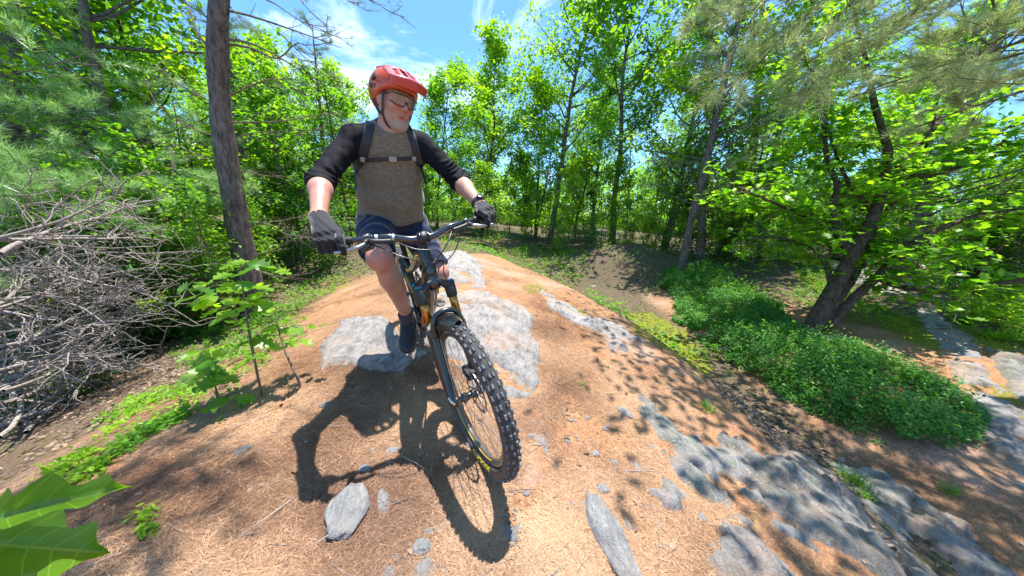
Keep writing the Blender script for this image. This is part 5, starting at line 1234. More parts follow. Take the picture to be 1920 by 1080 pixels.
for si, pts in enumerate(OS):
    m_ = len(pts)
    for j in range(46 if si in (0, 1, 2, 3, 8, 9) else 24):
        i = rng.integers(int(m_ * (.45 if si < 2 else .3)), m_); t = curve_pts(pts[i], rdir(1, rng)[0] * [1, 1, .55], rng.uniform(.35, .85), 6, rng, .18, .0); tw_.add(*tube(t, np.linspace(.006, .002, 7), 4, cap=False))
        for x in rng.uniform(.3, 1, 16):
            c_ = np.array([np.interp(x, np.linspace(0, 1, 7), t[:, c]) for c in range(3)]); lp.append(c_ + rng.normal(size=3) * .05); ld.append(rdir(1, rng)[0] * [1, 1, .4] + [0, 0, -.15])
tw_.build('twigs', TWIGM, oak, fn=lambda V: V - ob)
lp = np.array(lp); ld = np.array(ld); px_ = 1 / np.maximum(.3, (lp - EYE) @ _fw); u_ = 960 + F_PX * ((lp - EYE) @ _rt) * px_; v_ = 540 - F_PX * ((lp - EYE) @ _up) * px_
ok = ((lp - EYE) @ _fw > 1.3) & (v_ < 620 - 0 * u_) & (u_ > 1290); lp, ld = lp[ok], ld[ok]; zz = (lp - EYE) @ _fw; od = np.argsort(zz)
inview = (u_[ok] < 1920) & (v_[ok] > 0); near_ = [i for i in od if inview[i]][:300]; rest = np.setdiff1d(np.arange(len(lp)), near_)
nn = rdir(len(lp), rng) * .45; nn[:, 2] += 1; sz = rng.uniform(.08, .135, len(lp))
V, F, a = place(T_OAK2, F_OAK2, lp[rest] - ob, ld[rest], nn[rest], sz[rest]); o = mesh_obj('leaves', V, F, LEAF_OAK, oak, smooth=False, attr={'rnd': a}); o['kind'] = 'stuff'
LM = []
for k in range(8):
    T = T_OAK2 if k % 2 else T_OAK; F_ = F_OAK2 if k % 2 else F_OAK; T = T.copy(); T[:, 2] += .05 * np.sin(T[:, 0] * 5 + k) + .06 * T[:, 1] * math.sin(k * 2.1); T[:, 1] *= rng.uniform(.8, 1.15)
    o = mesh_obj('leaf', T, F_, LEAF_OAK, None, smooth=False, attr={'rnd': np.full(len(T), (k + .5) / 8)}); LM.append(o.data); bpy.data.objects.remove(o)
def leaf_obj(parent, pos, d, n, size, k, name='leaf', ys=1.0, me=None):
    d = nrm(d); y = nrm(np.cross(n, d)); z = np.cross(d, y); o = bpy.data.objects.new(name, me or LM[k % 8]); COL.objects.link(o); o.parent = parent; mm = Matrix.Identity(4)
    for i in range(3): mm[i][0] = d[i] * size; mm[i][1] = y[i] * size * ys; mm[i][2] = z[i] * size; mm[i][3] = pos[i]
    o.matrix_local = mm; return o
for k, i in enumerate(near_): leaf_obj(oak, lp[i] - ob, ld[i], nn[i], sz[i], k)
# upper crown of the same oak, above the picture: it dapples the right flank of the ridge
rng = np.random.default_rng(19); up_l = []; w = MB()
for j in range(100):
    c_ = np.array([rng.uniform(1.35, 4.6) + .15, rng.uniform(1.2, 4.2), CZ - 1.2 + rng.uniform(3.9, 5.0)]); s0 = OS[j % 3][-1]
    if j % 3 == 0: w.add(*tube(bezier([s0, (s0 + c_) / 2 + [0, 0, .3], c_], 8), np.linspace(.008, .003, len(bezier([s0, s0, c_], 8))), 5 if False else 4, cap=False))
    up_l.append(c_ + rng.normal(size=(44, 3)) * [.38, .38, .16])
up_l = np.concatenate(up_l); nn = rdir(len(up_l), rng) * .5; nn[:, 2] += 1
V, F, a = place(T_OV, F_OV, up_l - ob, rdir(len(up_l), rng) * [1, 1, .4], nn, rng.uniform(.07, .11, len(up_l))); o = mesh_obj('upper_leaves', V, F, LEAF_OAK, oak, smooth=False, attr={'rnd': a}); o['kind'] = 'stuff'
w.build('upper_limbs', BARK_O, oak, fn=lambda V: V - ob)
# dark trunk further back with bare low twigs
dk, db, dzb, DS = screen_tree('dark_tree', (1352, 478), [([(1350, 484), (1365, 440), (1385, 390), (1402, 330), (1412, 280), (1418, 220), (1425, 120), (1430, 0)], (11, 4), .2), ([(1385, 420), (1400, 380), (1420, 330)], (3, 1.5), .1), ([(1375, 410), (1350, 370), (1345, 330)], (3, 1), .1)],
    'dark leaning trunk with bare low twigs behind the shrubs', 'tree', BARK_O)
w = MB(); rng = np.random.default_rng(13)
for j in range(46):
    i = rng.integers(0, len(DS[0]) - 6); t = curve_pts(DS[0][i], rdir(1, rng)[0] * [1, 1, .35] + [0, 0, -.1], rng.uniform(.5, 1.5), 7, rng, .16); w.add(*tube(t, np.linspace(.009, .002, 8), 4, cap=False))
w.build('bare_twigs', TWIGM, dk, fn=lambda V: V - db)
lp = DS[0][rng.integers(8, len(DS[0]), 2600)] + rng.normal(size=(2600, 3)) * [.75, .75, .5]; nn = rdir(len(lp), rng) * .5; nn[:, 2] += 1
V, F, a = place(T_OV, F_OV, lp - db, rdir(len(lp), rng), nn, rng.uniform(.06, .11, len(lp))); mesh_obj('crown', V, F, LEAF_Y, dk, smooth=False, attr={'rnd': a})

# ---- pines just outside the frame whose boughs reach in at the top right, and shade the rock
def near_pine(name, base, seed, H, hs, n, Lr, azr, label, tmpl, ls, nm, sub=10, tufts=9):
    rng = np.random.default_rng(seed); b = np.array([base[0], base[1], float(G(*base))]); root = empty(name, b.tolist()); w = MB(); tl = []
    tr = np.array([[0, 0, -.2], [.03, .02, H * .5], [.0, .05, H]]); w.add(*tube(bezier(tr, 12), np.linspace(.15, .05, 13), 14))
    for i in range(n): z = hs[0] + (hs[1] - hs[0]) * (i + rng.random()) / n; az = rng.uniform(*azr); bough(w, tl, [0, 0, z], [math.cos(az), math.sin(az), rng.uniform(-.12, .15)], rng.uniform(*Lr), rng, tufts, sub, .022)
    w.build('trunk', BARK_P, root); c_, d_ = map(np.array, zip(*tl)); V, F, a = place(*tmpl, c_, d_, rdir(len(c_), rng), ls * rng.uniform(.85, 1.2, len(c_))); mesh_obj('crown', V, F, nm, root, smooth=False, attr={'rnd': a}); tag(root, label, 'pine tree'); return root
near_pine('white_pine', (4.2, .9), 51, 6.5, (3.1, 5.8), 30, (1.8, 3.1), (R(75), R(225)), 'pine whose silvery boughs hang into the picture at the top right', (T_TF, F_TF), .13, NEED_L)
near_pine('white_pine', (-3.4, .3), 52, 6.5, (3.4, 5.0), 20, (2.3, 2.95), (R(12), R(38)), 'pine standing just outside the picture at the lower left', (T_TF2, F_TF2), .12, NEED)

# feathery boughs reaching into the picture from the pine at the far left and from the one at the top right
def view_boughs(label, trunk_px, specs, seed, tmpl, ls, nm, tufts, sub, wr=.014):
    rng = np.random.default_rng(seed); w = MB(); tl = []; root = empty('pine_tree'); tp = bezier([P(u, v, z) for u, v, z in trunk_px], 20); b = tp[0].copy(); root.location = b.tolist(); w.add(*tube(tp, np.linspace(.12, .08, len(tp)), 14))
    for (u, v, z, u1, v1, z1) in specs:
        a = P(u, v, z); c_ = P(u1, v1, z1); bough(w, tl, a, c_ - a, np.linalg.norm(c_ - a), rng, tufts, sub, wr)
    w.build('trunk', BARK_P, root, fn=lambda V: V - b); c_, d_ = map(np.array, zip(*tl)); V, F, a = place(*tmpl, c_, d_, rdir(len(c_), rng), ls * rng.uniform(.85, 1.2, len(c_))); mesh_obj('crown', V - b, F, nm, root, smooth=False, attr={'rnd': a}); tag(root, label, 'pine tree')
NEED_G = leaf_mat('pine_needles_fresh', (.16, .30, .09), (.45, .62, .28), .4, .3, (1.2, 1.4, .8), .5)
view_boughs('pine with bright feathery boughs spreading over the brush pile at the left edge', [(-420, 620, 3.4), (-430, 300, 3.4), (-450, -100, 3.4)],
    [(-430, 250, 3.4, 90, 190, 3.1), (-430, 300, 3.4, 250, 215, 3.3), (-430, 330, 3.4, 120, 250, 2.9), (-420, 380, 3.4, 60, 335, 2.8), (-420, 400, 3.4, 180, 330, 3.0), (-430, 420, 3.4, 290, 360, 3.4), (-300, 390, 3.6, 350, 375, 3.7), (-430, 200, 3.6, 150, 120, 3.6), (-200, 350, 3.0, 60, 380, 2.6), (-300, 320, 3.9, 330, 300, 4.0), (-300, 260, 4.0, 300, 180, 4.2), (-300, 360, 3.1, 240, 380, 3.2), (-350, 300, 2.9, 20, 290, 2.6), (-300, 230, 3.2, 200, 270, 3.3), (-250, 340, 3.3, 320, 340, 3.6), (-250, 180, 3.6, 260, 240, 3.8)], 81, (T_TF, F_TF), .135, NEED_G, 10, 12)
view_boughs('pine leaning in from the top right corner with long silvery needle sprays', [(2250, 700, 2.4), (2200, 200, 2.4), (2150, -200, 2.4)],
    [(1990, -90, 2.2, 1600, 110, 2.3), (1850, -60, 2.0, 1500, 130, 2.1), (1660, -80, 2.0, 1480, 170, 2.2), (1700, -80, 2.1, 1380, 60, 2.2), (1600, -90, 2.3, 1300, 30, 2.5), (1640, -90, 2.4, 1400, 190, 2.5), (2050, -40, 2.2, 1750, 150, 2.3), (2100, 80, 2.3, 1800, 190, 2.4), (1500, -80, 2.6, 1290, 110, 2.7), (2100, -60, 2.2, 1850, 60, 2.2)], 82, (T_TF, F_TF), .15, NEED_L, 5, 9, .011)
# ---- dead brush on the left
def dead_branch(seed, a, d, L_, r, subs):
    rng = np.random.default_rng(seed); w = MB(); m_ = curve_pts(np.zeros(3), d, L_, 12, rng, .10, -.01); kk = np.linspace(0, 1, 13); w.add(*tube(m_, r * (1 - .8 * kk) + .0015, 7))
    for j in range(subs):
        g_ = rng.uniform(.12, .95); q_ = np.array([np.interp(g_, kk, m_[:, c]) for c in range(3)]); t = curve_pts(q_, nrm(m_[-1] - m_[0]) * .8 + rdir(1, rng)[0] * .9, L_ * rng.uniform(.2, .5), 8, rng, .20, .0); w.add(*tube(t, np.linspace(r * .42, .0022, 9), 5, cap=False))
        for jj in range(3): t2 = curve_pts(t[rng.integers(2, 8)], nrm(t[-1] - t[0]) + rdir(1, rng)[0] * .8, L_ * rng.uniform(.07, .2), 6, rng, .28); w.add(*tube(t2, np.linspace(.0040, .0016, 7), 4, cap=False))
    o = w.build('dead_branch', DEADW); o.location = a.tolist(); return o
rng = np.random.default_rng(61)
for k in range(74):
    f = rng.random(); v0 = rng.uniform(430, 850); u0 = rng.uniform(-120, 60)
    p0 = P(u0, v0, rng.uniform(1.9, 3.1)); p0[2] = max(p0[2], float(G(p0[0], p0[1])) + .05); u1 = rng.uniform(170, 330) * (1 - .35 * (v0 - 430) / 420); v1 = v0 - rng.uniform(20, 120)
    p1 = P(u1, v1, rng.uniform(2.4, 3.6)); p1[2] = max(p1[2], float(G(p1[0], p1[1])) + .04); L_ = np.linalg.norm(p1 - p0)
    o = dead_branch(600 + k, p0, p1 - p0, L_ * rng.uniform(.85, 1.2), rng.uniform(.008, .017) if k > 8 else .026, 11); tag(o, 'bare pale grey dead branch lying in the tangled brush pile', 'dead branch', 'dead branches of the brush pile on the left slope')
o = dead_branch(700, P(130, 520, 2.6), P(320, 575, 2.9) - P(130, 520, 2.6), 1.0, .010, 4); tag(o, 'dead branch with curling twigs at the right end of the brush pile', 'dead branch')
# ---- seedlings and oak saplings with large leaves, every leaf a part
def leafy(name, stem_px, z, leaves, size, label, seed, cat='sapling', wr=.005, mtx=TWIGM):
    rng = np.random.default_rng(seed); pts = bezier([P(u, v, z) for u, v in stem_px], 16); b = pts[0].copy(); g = float(G(b[0], b[1])); root = empty(name, b.tolist())
    if pts[0][2] > g: pts = np.concatenate([[[pts[0][0], pts[0][1], g - .03]], pts])
    mesh_obj('stem', *tube(pts - b, np.linspace(wr * 1.3, wr * .5, len(pts)), 6), mtx, root); tag(root, label, cat); k = 0
    for (u, v, n, sp_) in leaves:
        c = P(u, v, z + rng.uniform(-.12, .12)); near = pts[np.argmin(np.linalg.norm(pts - c, axis=1))]; mesh_obj('twig', *tube(bezier([near - b, (near + c) / 2 - b + [0, 0, .01], c - b], 6), np.linspace(wr * .6, wr * .3, 7 if False else len(bezier([near, (near + c) / 2, c], 6))), 5 if False else 4, cap=False), mtx, root)
        for j in range(n):
            az = 2 * math.pi * j / n + rng.uniform(-.4, .4); d = np.array([math.cos(az), math.sin(az), rng.uniform(-.35, .15)]); leaf_obj(root, c - b + rng.normal(size=3) * sp_, d, np.array([rng.normal() * .3, -.25 + rng.normal() * .3, 1.]), size * rng.uniform(.75, 1.2), int(rng.integers(8))); k += 1
    return root
zs = float((ghit(592, 735) - EYE) @ _fw)
leafy('oak_sapling', [(470, 640), (462, 590), (455, 540), (450, 505)], zs * .93, [(360, 545, 4, .02), (400, 530, 4, .02), (455, 500, 4, .02), (500, 505, 3, .02), (420, 560, 3, .02), (470, 540, 3, .02), (430, 600, 2, .02), (385, 565, 4, .02), (445, 530, 4, .02), (480, 565, 3, .02), (410, 580, 3, .02)], .115, 'oak sapling with broad leaves in front of the big pine trunk', 1)
leafy('oak_sapling', [(560, 715), (535, 660), (520, 610), (515, 580)], zs, [(505, 575, 3, .01), (520, 620, 4, .02), (545, 600, 3, .02), (490, 620, 3, .02), (530, 650, 3, .02), (470, 640, 3, .02), (555, 640, 3, .02), (500, 660, 3, .02), (575, 610, 3, .02)], .09, 'small oak sapling at the edge of the needle slope', 2)
zs = float((ghit(410, 770) - EYE) @ _fw)
leafy('oak_sapling', [(410, 770), (405, 730), (398, 700)], zs, [(380, 680, 4, .02), (400, 660, 4, .02), (430, 700, 4, .02), (365, 715, 3, .02), (440, 740, 3, .02), (395, 725, 3, .02)], .11, 'low oak seedling with glossy leaves below the saplings', 3)
zs = float((ghit(466, 1022) - EYE) @ _fw)
leafy('seedling', [(466, 1030), (466, 1020)], zs, [(466, 1016, 5, .004)], .032, 'tiny five leaved seedling alone in the lower left needles', 4, 'seedling', .0015)
LEAF_C = leaf_mat('leaf_corner', (.05, .15, .008), (.13, .27, .02), .45, .4)  # darker copy of the oak leaf green, with semi-shade put into the colour
BIG = []
_t = LEAF_C.node_tree; _n = _t.nodes.new; _a1 = _n('ShaderNodeAttribute'); _a1.attribute_name = 'lx'; _a2 = _n('ShaderNodeAttribute'); _a2.attribute_name = 'ly'
def _m(op, a, b_=None, c_=None):
    q_ = _n('ShaderNodeMath'); q_.operation = op
    for i_, v_ in enumerate((a, b_, c_)):
        if v_ is None: continue
        if isinstance(v_, (int, float)): q_.inputs[i_].default_value = v_
        else: _t.links.new(v_, q_.inputs[i_])
    return q_.outputs[0]
_s = _m('FRACT', _m('MULTIPLY', _m('SUBTRACT', _a1.outputs['Fac'], _m('MULTIPLY', _a2.outputs['Fac'], .75)), 8.4)); _v = _m('LESS_THAN', _s, .07); _mid = _m('LESS_THAN', _a2.outputs['Fac'], .012); _vv = _m('MAXIMUM', _v, _mid)
_ramp = [q_ for q_ in _t.nodes if q_.type == 'VALTORGB'][0]; _mx = _n('ShaderNodeMixRGB'); _mx.inputs[2].default_value = (.15, .29, .03, 1)
for l_ in list(_ramp.outputs[0].links): _t.links.new(_mx.outputs[0], l_.to_socket)
_t.links.new(_ramp.outputs[0], _mx.inputs[1]); _t.links.new(_vv, _mx.inputs[0])
for k in range(3):      # finely lobed leaves with a midrib and side veins
    xs = np.linspace(0, 1, 61); env = .40 * np.sin(np.pi * np.clip(xs * .97 + .03, 0, 1)) ** .75 * (.75 + .35 * xs); ph = xs * 4.2 + .12 * k
    tooth = np.abs(((ph) % 1) - .62); w_ = env * (.52 + .48 * np.clip(1 - tooth / .42, 0, 1) ** .8) + .006 * np.abs(np.sin(xs * 60)); w_[0] = .01; w_[-1] = .004
    rows = [];
    for s_ in (-1, -.66, -.33, 0, .33, .66, 1): rows.append(np.stack([xs + abs(s_) * w_ * .30, s_ * w_, .10 * abs(s_) * w_ / .4 - .16 * xs ** 2 + .02 * np.sin(xs * 14 + k) * abs(s_) - (.010 if s_ == 0 else 0) + .006 * np.cos(ph * 2 * np.pi) * abs(s_)], -1))
    T = np.stack(rows, 1); ix = np.arange(61 * 7).reshape(61, 7); F = np.stack([ix[:-1, :-1], ix[1:, :-1], ix[1:, 1:], ix[:-1, 1:]], -1).reshape(-1, 4)
    o = mesh_obj('leaf', T.reshape(-1, 3), F, LEAF_C, None, attr={'rnd': np.clip(.5 + .35 * fbm(T[..., 0] * 4, T[..., 1] * 6, k + 1.).ravel() , 0, 1), 'lx': T[..., 0].ravel(), 'ly': np.abs(T[..., 1]).ravel()}); BIG.append(o.data); bpy.data.objects.remove(o)
tw = leafy('oak_twig', [(-130, 1090), (-60, 1010), (0, 960)][:2], .36, [], .1, 'out of focus oak leaves poking in at the lower left corner', 5, 'oak twig', .003)
tb = np.array(tw.location)
for k, ((u0, v0), (u1, v1), sz, nv) in enumerate((((-150, 1018), (165, 905), .30, (.1, -.55, 1)), ((-150, 1010), (145, 1035), .50, (0, -.6, 1)), ((-110, 1050), (60, 1120), .6, (0, -.6, 1)))):
    a = P(u0, v0, .36); c = P(u1, v1, .34); lo_ = leaf_obj(tw, a - tb, c - a, np.array(nv), np.linalg.norm(c - a), k, ys=sz, me=BIG[k])
# ---- low green ground plants on the left bank
def plant_patch(name, px, n, hgt, ls, mt, label, seed, per=10, spread=None, cat='plant', tm=(T_OV, F_OV), kind=None):
    rng = np.random.default_rng(seed); poly = gpoly(px); lo, hi = poly.min(0), poly.max(0); pts = []
    while len(pts) < n:
        q = rng.uniform(lo, hi, (n * 3, 2)); s_ = sd_poly(q[:, 0], q[:, 1], poly) < (.32 * fbm(q[:, 0] * 1.6, q[:, 1] * 1.6, 31.) if n > 300 else 0.); s_ &= fbm(q[:, 0] * 3, q[:, 1] * 3, seed) > (-.42 if n > 5000 else -.25); pts += list(q[s_])
    pts = np.array(pts[:n]); g = G(pts[:, 0], pts[:, 1]); e = np.clip(-sd_poly(pts[:, 0], pts[:, 1], poly) / .15, .25, 1); h = hgt * np.maximum(e, .25) * rng.uniform(.35, 1.25, n) * (1 + .9 * fbm(pts[:, 0] * 2.2, pts[:, 1] * 2.2, seed + 3.)); b = np.array([*poly.mean(0), float(G(*poly.mean(0)))])
    ln = np.stack([rng.normal(size=n) * .2, rng.normal(size=n) * .2, np.ones(n)], -1); L_ = []; D_ = []
    for j in range(per):
        f = rng.uniform(.25, 1, n); L_.append(np.c_[pts, g] + ln * (h * f)[:, None] + rng.normal(size=(n, 3)) * ls * .6); dd = rdir(n, rng); dd[:, 2] = np.abs(dd[:, 2]) * .5; D_.append(dd)
    lp = np.concatenate(L_); ld = np.concatenate(D_); nn = rdir(len(lp), rng) * .5; nn[:, 2] += 1
    base = .5 + .6 * fbm(lp[:, 0] * 2.5, lp[:, 1] * 2.5, 2.) + rng.normal(size=len(lp)) * .2
    V, F, a = place(*tm, lp - b, ld, nn, ls * rng.uniform(.7, 1.3, len(lp)), np.clip(base, 0, 1))
    o = mesh_obj(name, V, F, mt, None, smooth=False, attr={'rnd': a}); o.location = b.tolist(); tag(o, label, None if kind else cat, kind=kind)
    return o
plant_patch('low_shrub_cover', [(1235, 540), (1262, 500), (1330, 500), (1430, 560), (1470, 600), (1520, 640), (1600, 650), (1700, 690), (1800, 740), (1865, 800), (1862, 850), (1790, 868), (1680, 850), (1560, 800), (1470, 745), (1390, 700), (1310, 640), (1262, 590)], 6800, .20, .030, LEAF_B, 'dense low green blueberry shrubs in the dip beside the ridge', 1, 16, kind='stuff', tm=(T_DIA, F_DIA))
plant_patch('low_shrub_sprigs', [(1245, 530), (1330, 500), (1440, 560), (1500, 640), (1700, 700), (1850, 810), (1790, 850), (1560, 790), (1400, 700), (1300, 620)], 380, .28, .042, LEAF_M, 'taller yellow green sprigs standing out of the blueberry shrubs', 15, 12, kind='stuff')
plant_patch('ground_plants', [(330, 620), (400, 590), (560, 590), (560, 640), (500, 700), (440, 760), (380, 770), (340, 720)], 330, .09, .035, LEAF_M, 'green ground plants under the saplings on the left bank', 2, 9, kind='stuff')
plant_patch('ground_plants', [(180, 790), (260, 740), (330, 720), (400, 740), (370, 780), (280, 800), (200, 830)], 130, .05, .030, LEAF_Y, 'sparse low leaves by the brush pile', 3, 8, kind='stuff')
plant_patch('ground_plants', [(200, 850), (300, 780), (420, 740), (470, 760), (400, 800), (300, 830), (240, 900), (190, 900)], 90, .05, .028, LEAF_M, 'scattered low seedlings along the edge of the needle slope', 21, 8, kind='stuff')
plant_patch('ground_plants', [(80, 890), (150, 850), (210, 860), (190, 900), (100, 920)], 60, .04, .03, LEAF_Y, 'pale green leaves above the corner twig', 4, 8, kind='stuff')
plant_patch('ground_plants', [(255, 960), (290, 955), (298, 1000), (262, 1015)], 26, .035, .02, LEAF_Y, 'small clump of pale leaves left of the tiny seedling', 5, 7, kind='stuff')
plant_patch('ground_plants', [(520, 560), (580, 500), (650, 470), (650, 540), (600, 560), (540, 590)], 330, .05, .022, LEAF_Y, 'grassy green patch at the left rim of the crest', 6, 7, kind='stuff')
plant_patch('ground_plants', [(930, 470), (1040, 455), (1110, 500), (1080, 530), (1000, 500)], 420, .16, .045, LEAF_M, 'green ground cover beyond the crest', 7, 8, kind='stuff')
plant_patch('ground_plants', [(560, 480), (640, 440), (680, 440), (690, 465), (600, 500)], 330, .2, .05, LEAF_Y, 'leafy plants below the left glove', 8, 8, kind='stuff')
plant_patch('ground_plants', [(1480, 480), (1560, 500), (1660, 560), (1740, 640), (1640, 620), (1540, 600), (1500, 560)], 700, .12, .035, LEAF_M, 'mixed green plants behind the oak trunk', 9, 8, kind='stuff')
plant_patch('ground_plants', [(1780, 590), (1860, 540), (1960, 540), (1960, 640), (1900, 650)], 500, .35, .05, LEAF_Y, 'pale bushes beyond the rock path at the right edge', 10, 9, kind='stuff')
plant_patch('ground_plants', [(1200, 480), (1330, 440), (1480, 450), (1500, 480), (1380, 520), (1290, 500)], 800, .25, .05, LEAF_D, 'dark leafy undergrowth around the dark trunk', 11, 9, kind='stuff')
plant_patch('ground_plants', [(0, 640), (120, 560), (330, 520), (420, 560), (330, 620), (150, 760), (0, 800)], 1100, .28, .05, LEAF_D, 'shaded leaves under the brush pile', 12, 8, kind='stuff')
plant_patch('seedling', [(1070, 585), (1090, 580), (1092, 598), (1074, 602)], 10, .06, .022, LEAF_Y, 'pale green sprig standing in the sunlit needles right of the slab', 13, 8)
# ---- grass tufts
def tuft(px, n, L_, label, seed, mt=GRASS):
    rng = np.random.default_rng(seed); b = ghit(*px); V = []; F = []
    for k in range(n):
        az = rng.uniform(0, 6.28); o = np.array([rng.normal() * L_ * .22, rng.normal() * L_ * .22, 0]); out_ = np.array([math.cos(az), math.sin(az), 0]); l = L_ * rng.uniform(.6, 1.1); s_ = np.cross(out_, [0, 0, 1]) * .0018
        p = [o, o + out_ * l * .18 + [0, 0, l * .5], o + out_ * l * .6 + [0, 0, l * .65]]; i = len(V); V += [p[0] - s_, p[0] + s_, p[1] - s_, p[1] + s_, p[2]]; F += [[i, i + 1, i + 3], [i, i + 3, i + 2], [i + 2, i + 3, i + 4]]
    o = mesh_obj('grass_tuft', V, np.array(F), mt, smooth=False, attr={'rnd': np.repeat(rng.random(n), 5)}); o.location = b.tolist(); return tag(o, label, 'grass tuft')
for i, (px, n, L_, lab) in enumerate((((1595, 905), 110, .16, 'dark green grass tuft in a crack of the mossy outcrop'), ((1622, 935), 80, .10, 'smaller lit grass tuft just below the dark one'), ((1325, 768), 45, .09, 'thin grass tuft beside the dappled outcrop top'), ((1368, 700), 40, .07, 'grass tuft at the lower end of the moss strip'),
        ((1090, 722), 30, .03, 'dry grass sprig in the open needles'), ((1780, 925), 60, .10, 'grass tuft near the dark gully at lower right'), ((1140, 690), 24, .03, 'yellow dry sprig right of the long slab'))): tuft(px, n, L_, lab, 200 + i)
# ---- loose litter: needles, dry leaves, moss tufts
def scatter(n, rr, keep, seed):
    rng = np.random.default_rng(seed); o = np.zeros((0, 2))
    while len(o) < n:
        # denser near the camera
        r = rr[0] * (rr[1] / rr[0]) ** rng.random(n); a = rng.uniform(R(-72), R(72), n); q = np.stack([r * np.sin(a), r * np.cos(a)], -1); q = q[keep(q[:, 0], q[:, 1], rng)]; o = np.concatenate([o, q])
    return o[:n]
def rock_mask(x, y):
    m_ = np.zeros(x.shape, bool)
    for poly, lo, hi in ROCKS:
        if poly is None: continue
        s_ = (x > lo[0]) & (x < hi[0]) & (y > lo[1]) & (y < hi[1])
        if s_.any(): m_[s_] |= sd_poly(x[s_], y[s_], poly) < -.01
    return m_
def keep_lit(x, y, rng):
    so, mo = zones(x, y); return (so + rng.random(len(x)) * .3 < .6) & (~rock_mask(x, y) | ((rng.random(len(x)) < .35) & (fbm(x * 5, y * 5, 6.) > .12))) & (rng.random(len(x)) < .5 + 1.5 * fbm(x * 2.2, y * 2.2, 4.))
q = scatter(260000, (.5, 6.5), keep_lit, 71); rng = np.random.default_rng(72); n = len(q); az = rng.uniform(0, 6.28, n); L_ = rng.uniform(.045, .10, n); dist = np.hypot(q[:, 0], q[:, 1]); wd = .0004 + .00020 * dist
d = np.stack([np.cos(az), np.sin(az)], -1); s_ = np.stack([-d[:, 1], d[:, 0]], -1); bow = rng.normal(size=n) * .12
lift = np.abs(rng.normal(size=n)) * .006 + .002
def gp(xy, l): return np.c_[xy, G(xy[:, 0], xy[:, 1]) + l]
p0, p1, p2 = q - d * L_[:, None] / 2, q + s_ * (bow * L_)[:, None], q + d * L_[:, None] / 2
l2 = np.abs(rng.normal(size=n)) * .006 + .001
V = np.stack([gp(p0 - s_ * wd[:, None], lift), gp(p0 + s_ * wd[:, None], lift), gp(p2 + s_ * (bow * L_ * .0)[:, None], l2)], 1).reshape(-1, 3)
F3 = np.arange(n * 3).reshape(-1, 3)
o = mesh_obj('pine_needle_litter', V, F3, LITTER, smooth=False, attr={'rnd': np.repeat(np.clip(.45 + .95 * fbm(q[:, 0] * 2.3, q[:, 1] * 2.3, 12.) + rng.normal(size=n) * .30, 0, 1), 3)}); o['kind'] = 'stuff'; o['label'] = 'loose orange pine needles strewn over the ridge'
def keep_dry(x, y, rng):
    so, mo = zones(x, y); return (so > .4 + rng.random(len(x)) * .3) & (~rock_mask(x, y) | (rng.random(len(x)) < .1)) & (rng.random(len(x)) < .6 + fbm(x * 1.2, y * 1.2, 8.))
q = scatter(2600, (.6, 6), lambda x, y, rng: (zones(x, y)[0] < .5) & (fbm(x * 1.5, y * 1.5, 14.) > .0), 88); n = len(q); rng = np.random.default_rng(89)
T_GR = np.array([[1, 0, 0], [0, 1, 0], [-1, 0, 0], [0, -1, 0], [.1, .1, .8], [0, 0, -.5]]) * .5; F_GR = np.array([[0, 1, 4], [1, 2, 4], [2, 3, 4], [3, 0, 4], [1, 0, 5], [2, 1, 5], [3, 2, 5], [0, 3, 5]])
V, F, a = place(T_GR, F_GR, gp(q, .003), rdir(n, rng), rdir(n, rng) * .3 + [0, 0, 1], rng.uniform(.004, .016, n) * rng.uniform(.6, 1.2, n)); o = mesh_obj('gravel', V, F, STONE, smooth=False, attr={'rnd': a}); o['kind'] = 'stuff'; o['label'] = 'grey grit and rock chips among the needles'
q = scatter(24000, (1.2, 15), keep_dry, 73); n = len(q); rng = np.random.default_rng(74); nn = rdir(n, rng) * .6; nn[:, 2] += 1; T = T_OV.copy(); T[:, 2] += .22 * (T[:, 1] * 2) ** 2; T[:, 1] *= 1.2
V, F, a = place(T, F_OV, gp(q, .008), rdir(n, rng) * [1, 1, .25], nn, rng.uniform(.02, .05, n)); o = mesh_obj('leaf_litter', V, F, DRY, smooth=False, attr={'rnd': a}); o['kind'] = 'stuff'; o['label'] = 'dry brown leaves on the forest floor'
def keep_low(x, y, rng): so, mo = zones(x, y); return (so > .55) & ~rock_mask(x, y) & (fbm(x * .8, y * .8, 3.) > -.10) & (y > 3.5)
q = scatter(13000, (4, 16), keep_low, 75); n = len(q); nn = rdir(n, rng) * .5; nn[:, 2] += 1
V, F, a = place(T_OV, F_OV, gp(q, rng.uniform(.02, .16, n)), rdir(n, rng) * [1, 1, .4], nn, rng.uniform(.04, .09, n)); o = mesh_obj('undergrowth', V, F, LEAF_M, smooth=False, attr={'rnd': a}); o['kind'] = 'stuff'; o['label'] = 'scattered green undergrowth on the forest floor'
def keep_moss(x, y, rng): so, mo = zones(x, y); return mo > .35
q = scatter(9000, (2, 9), keep_moss, 76); n = len(q); up = rdir(n, rng) * .5; up[:, 2] += 1
V, F, a = place(np.array([[0, -.12, 0], [0, .12, 0], [1, 0, 0]]), np.array([[0, 1, 2]]), gp(q, -.002), up, rdir(n, rng), rng.uniform(.012, .03, n)); o = mesh_obj('moss', V, F, leaf_mat('moss', (.10, .14, .01), (.42, .40, .05), .3), smooth=False, attr={'rnd': a}); o['kind'] = 'stuff'; o['label'] = 'yellow green moss cushions along the ridge edge'
q = scatter(420, (.7, 6), lambda x, y, rng: zones(x, y)[0] < .6, 92); n = len(q); rng = np.random.default_rng(93)
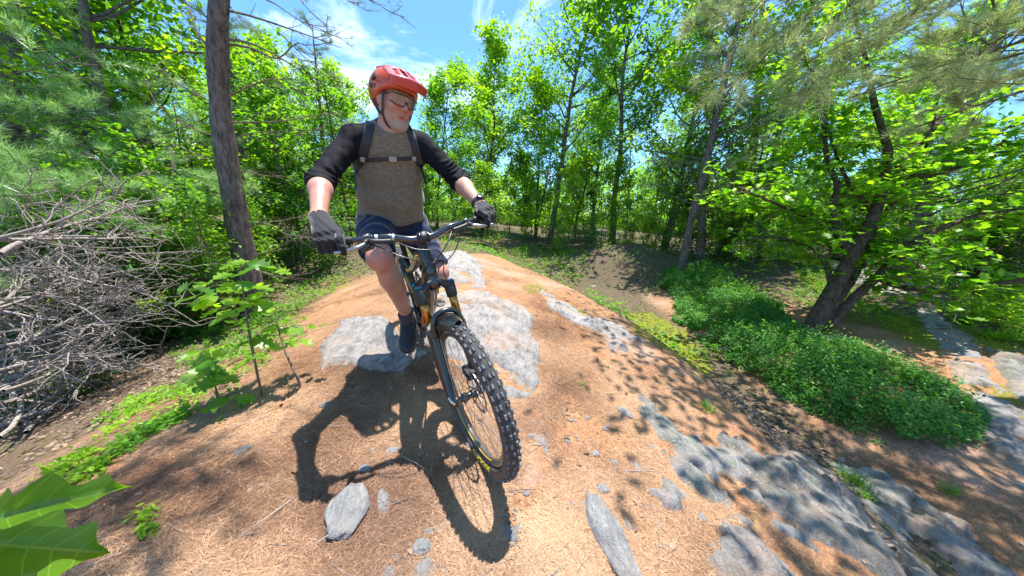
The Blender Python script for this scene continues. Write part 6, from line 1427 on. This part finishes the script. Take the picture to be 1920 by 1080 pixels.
T_ST = np.array([[0, .014, 0], [0, -.007, .012], [0, -.007, -.012], [.55, .034, .004], [.55, .016, .016], [.55, .016, -.008], [1, -.02, .0]]); F_ST = np.array([[0, 1, 4], [0, 4, 3], [1, 2, 5], [1, 5, 4], [2, 0, 3], [2, 3, 5], [3, 4, 6], [4, 5, 6], [5, 3, 6]])
V, F, a = place(T_ST, F_ST, gp(q, .006), rdir(n, rng) * [1, 1, .08], np.tile([0, 0, 1.], (n, 1)) + rng.normal(size=(n, 3)) * .1, rng.uniform(.05, .20, n)); o = mesh_obj('twig_litter', V, F, DEADW, smooth=False, attr={'rnd': a}); o['kind'] = 'stuff'; o['label'] = 'small broken twigs among the needles'
q = scatter(500, (.8, 6), lambda x, y, rng: zones(x, y)[0] < .6, 94); n = len(q); nn = rdir(n, rng) * .4; nn[:, 2] += 1
V, F, a = place(T, F_OV, gp(q, .006), rdir(n, rng) * [1, 1, .2], nn, rng.uniform(.012, .04, n)); o = mesh_obj('leaf_litter', V, F, DRY, smooth=False, attr={'rnd': np.clip(a + .3, 0, 1)}); o['kind'] = 'stuff'; o['label'] = 'few dry leaves strewn over the sunlit needles'
# fallen twigs
for px, L_, az, lab in (((1035, 790), .17, 1.9, 'forked pale twig right of the front tyre'), ((800, 860), .42, 1.75, 'thin dry pine twig lying across the front wheel shadow'), ((1135, 655), .16, 2.7, 'small dry twig in the needles near the crest'), ((560, 905), .0, 0, None)):
    if lab is None: continue
    b = ghit(*px); rng = np.random.default_rng(int(px[0])); w = MB(); m_ = curve_pts(np.array([0, 0, .006]), [math.cos(az), math.sin(az), 0], L_, 8, rng, .1); m_[:, 2] = .006 + .004 * np.sin(np.arange(9)); w.add(*tube(m_, np.linspace(.003, .0012, 9), 6))
    for j in range(7 if L_ > .3 else 1): t = curve_pts(m_[rng.integers(2, 7)], [math.cos(az + rng.choice([-.6, .6])), math.sin(az + rng.choice([-.6, .6])), .05], L_ * .3, 5, rng, .1); w.add(*tube(t, np.linspace(.0018, .0008, 6), 4))
    o = w.build('twig', DEADW); o.location = b.tolist(); tag(o, lab, 'twig')
for px, lab in (((1107, 852), 'curled yellow dry leaf beside the white pebbles'), ((1193, 985), 'thin curled dry leaf above the stone blade'), ((545, 886), 'pale yellow fallen leaf left of the rider shadow'), ((1070, 828), 'tan fallen leaf right of the bedrock ledge')):
    b = ghit(*px); T = T_OV.copy() * .045; T[:, 2] += .012 * np.abs(T[:, 1] / .01); o = mesh_obj('dry_leaf', T, F_OV, DRY, smooth=False, attr={'rnd': np.full(6, .95)}); o.location = (b + [0, 0, .008]).tolist(); o.rotation_euler = (0, .1, b[0] * 7); tag(o, lab, 'leaf')
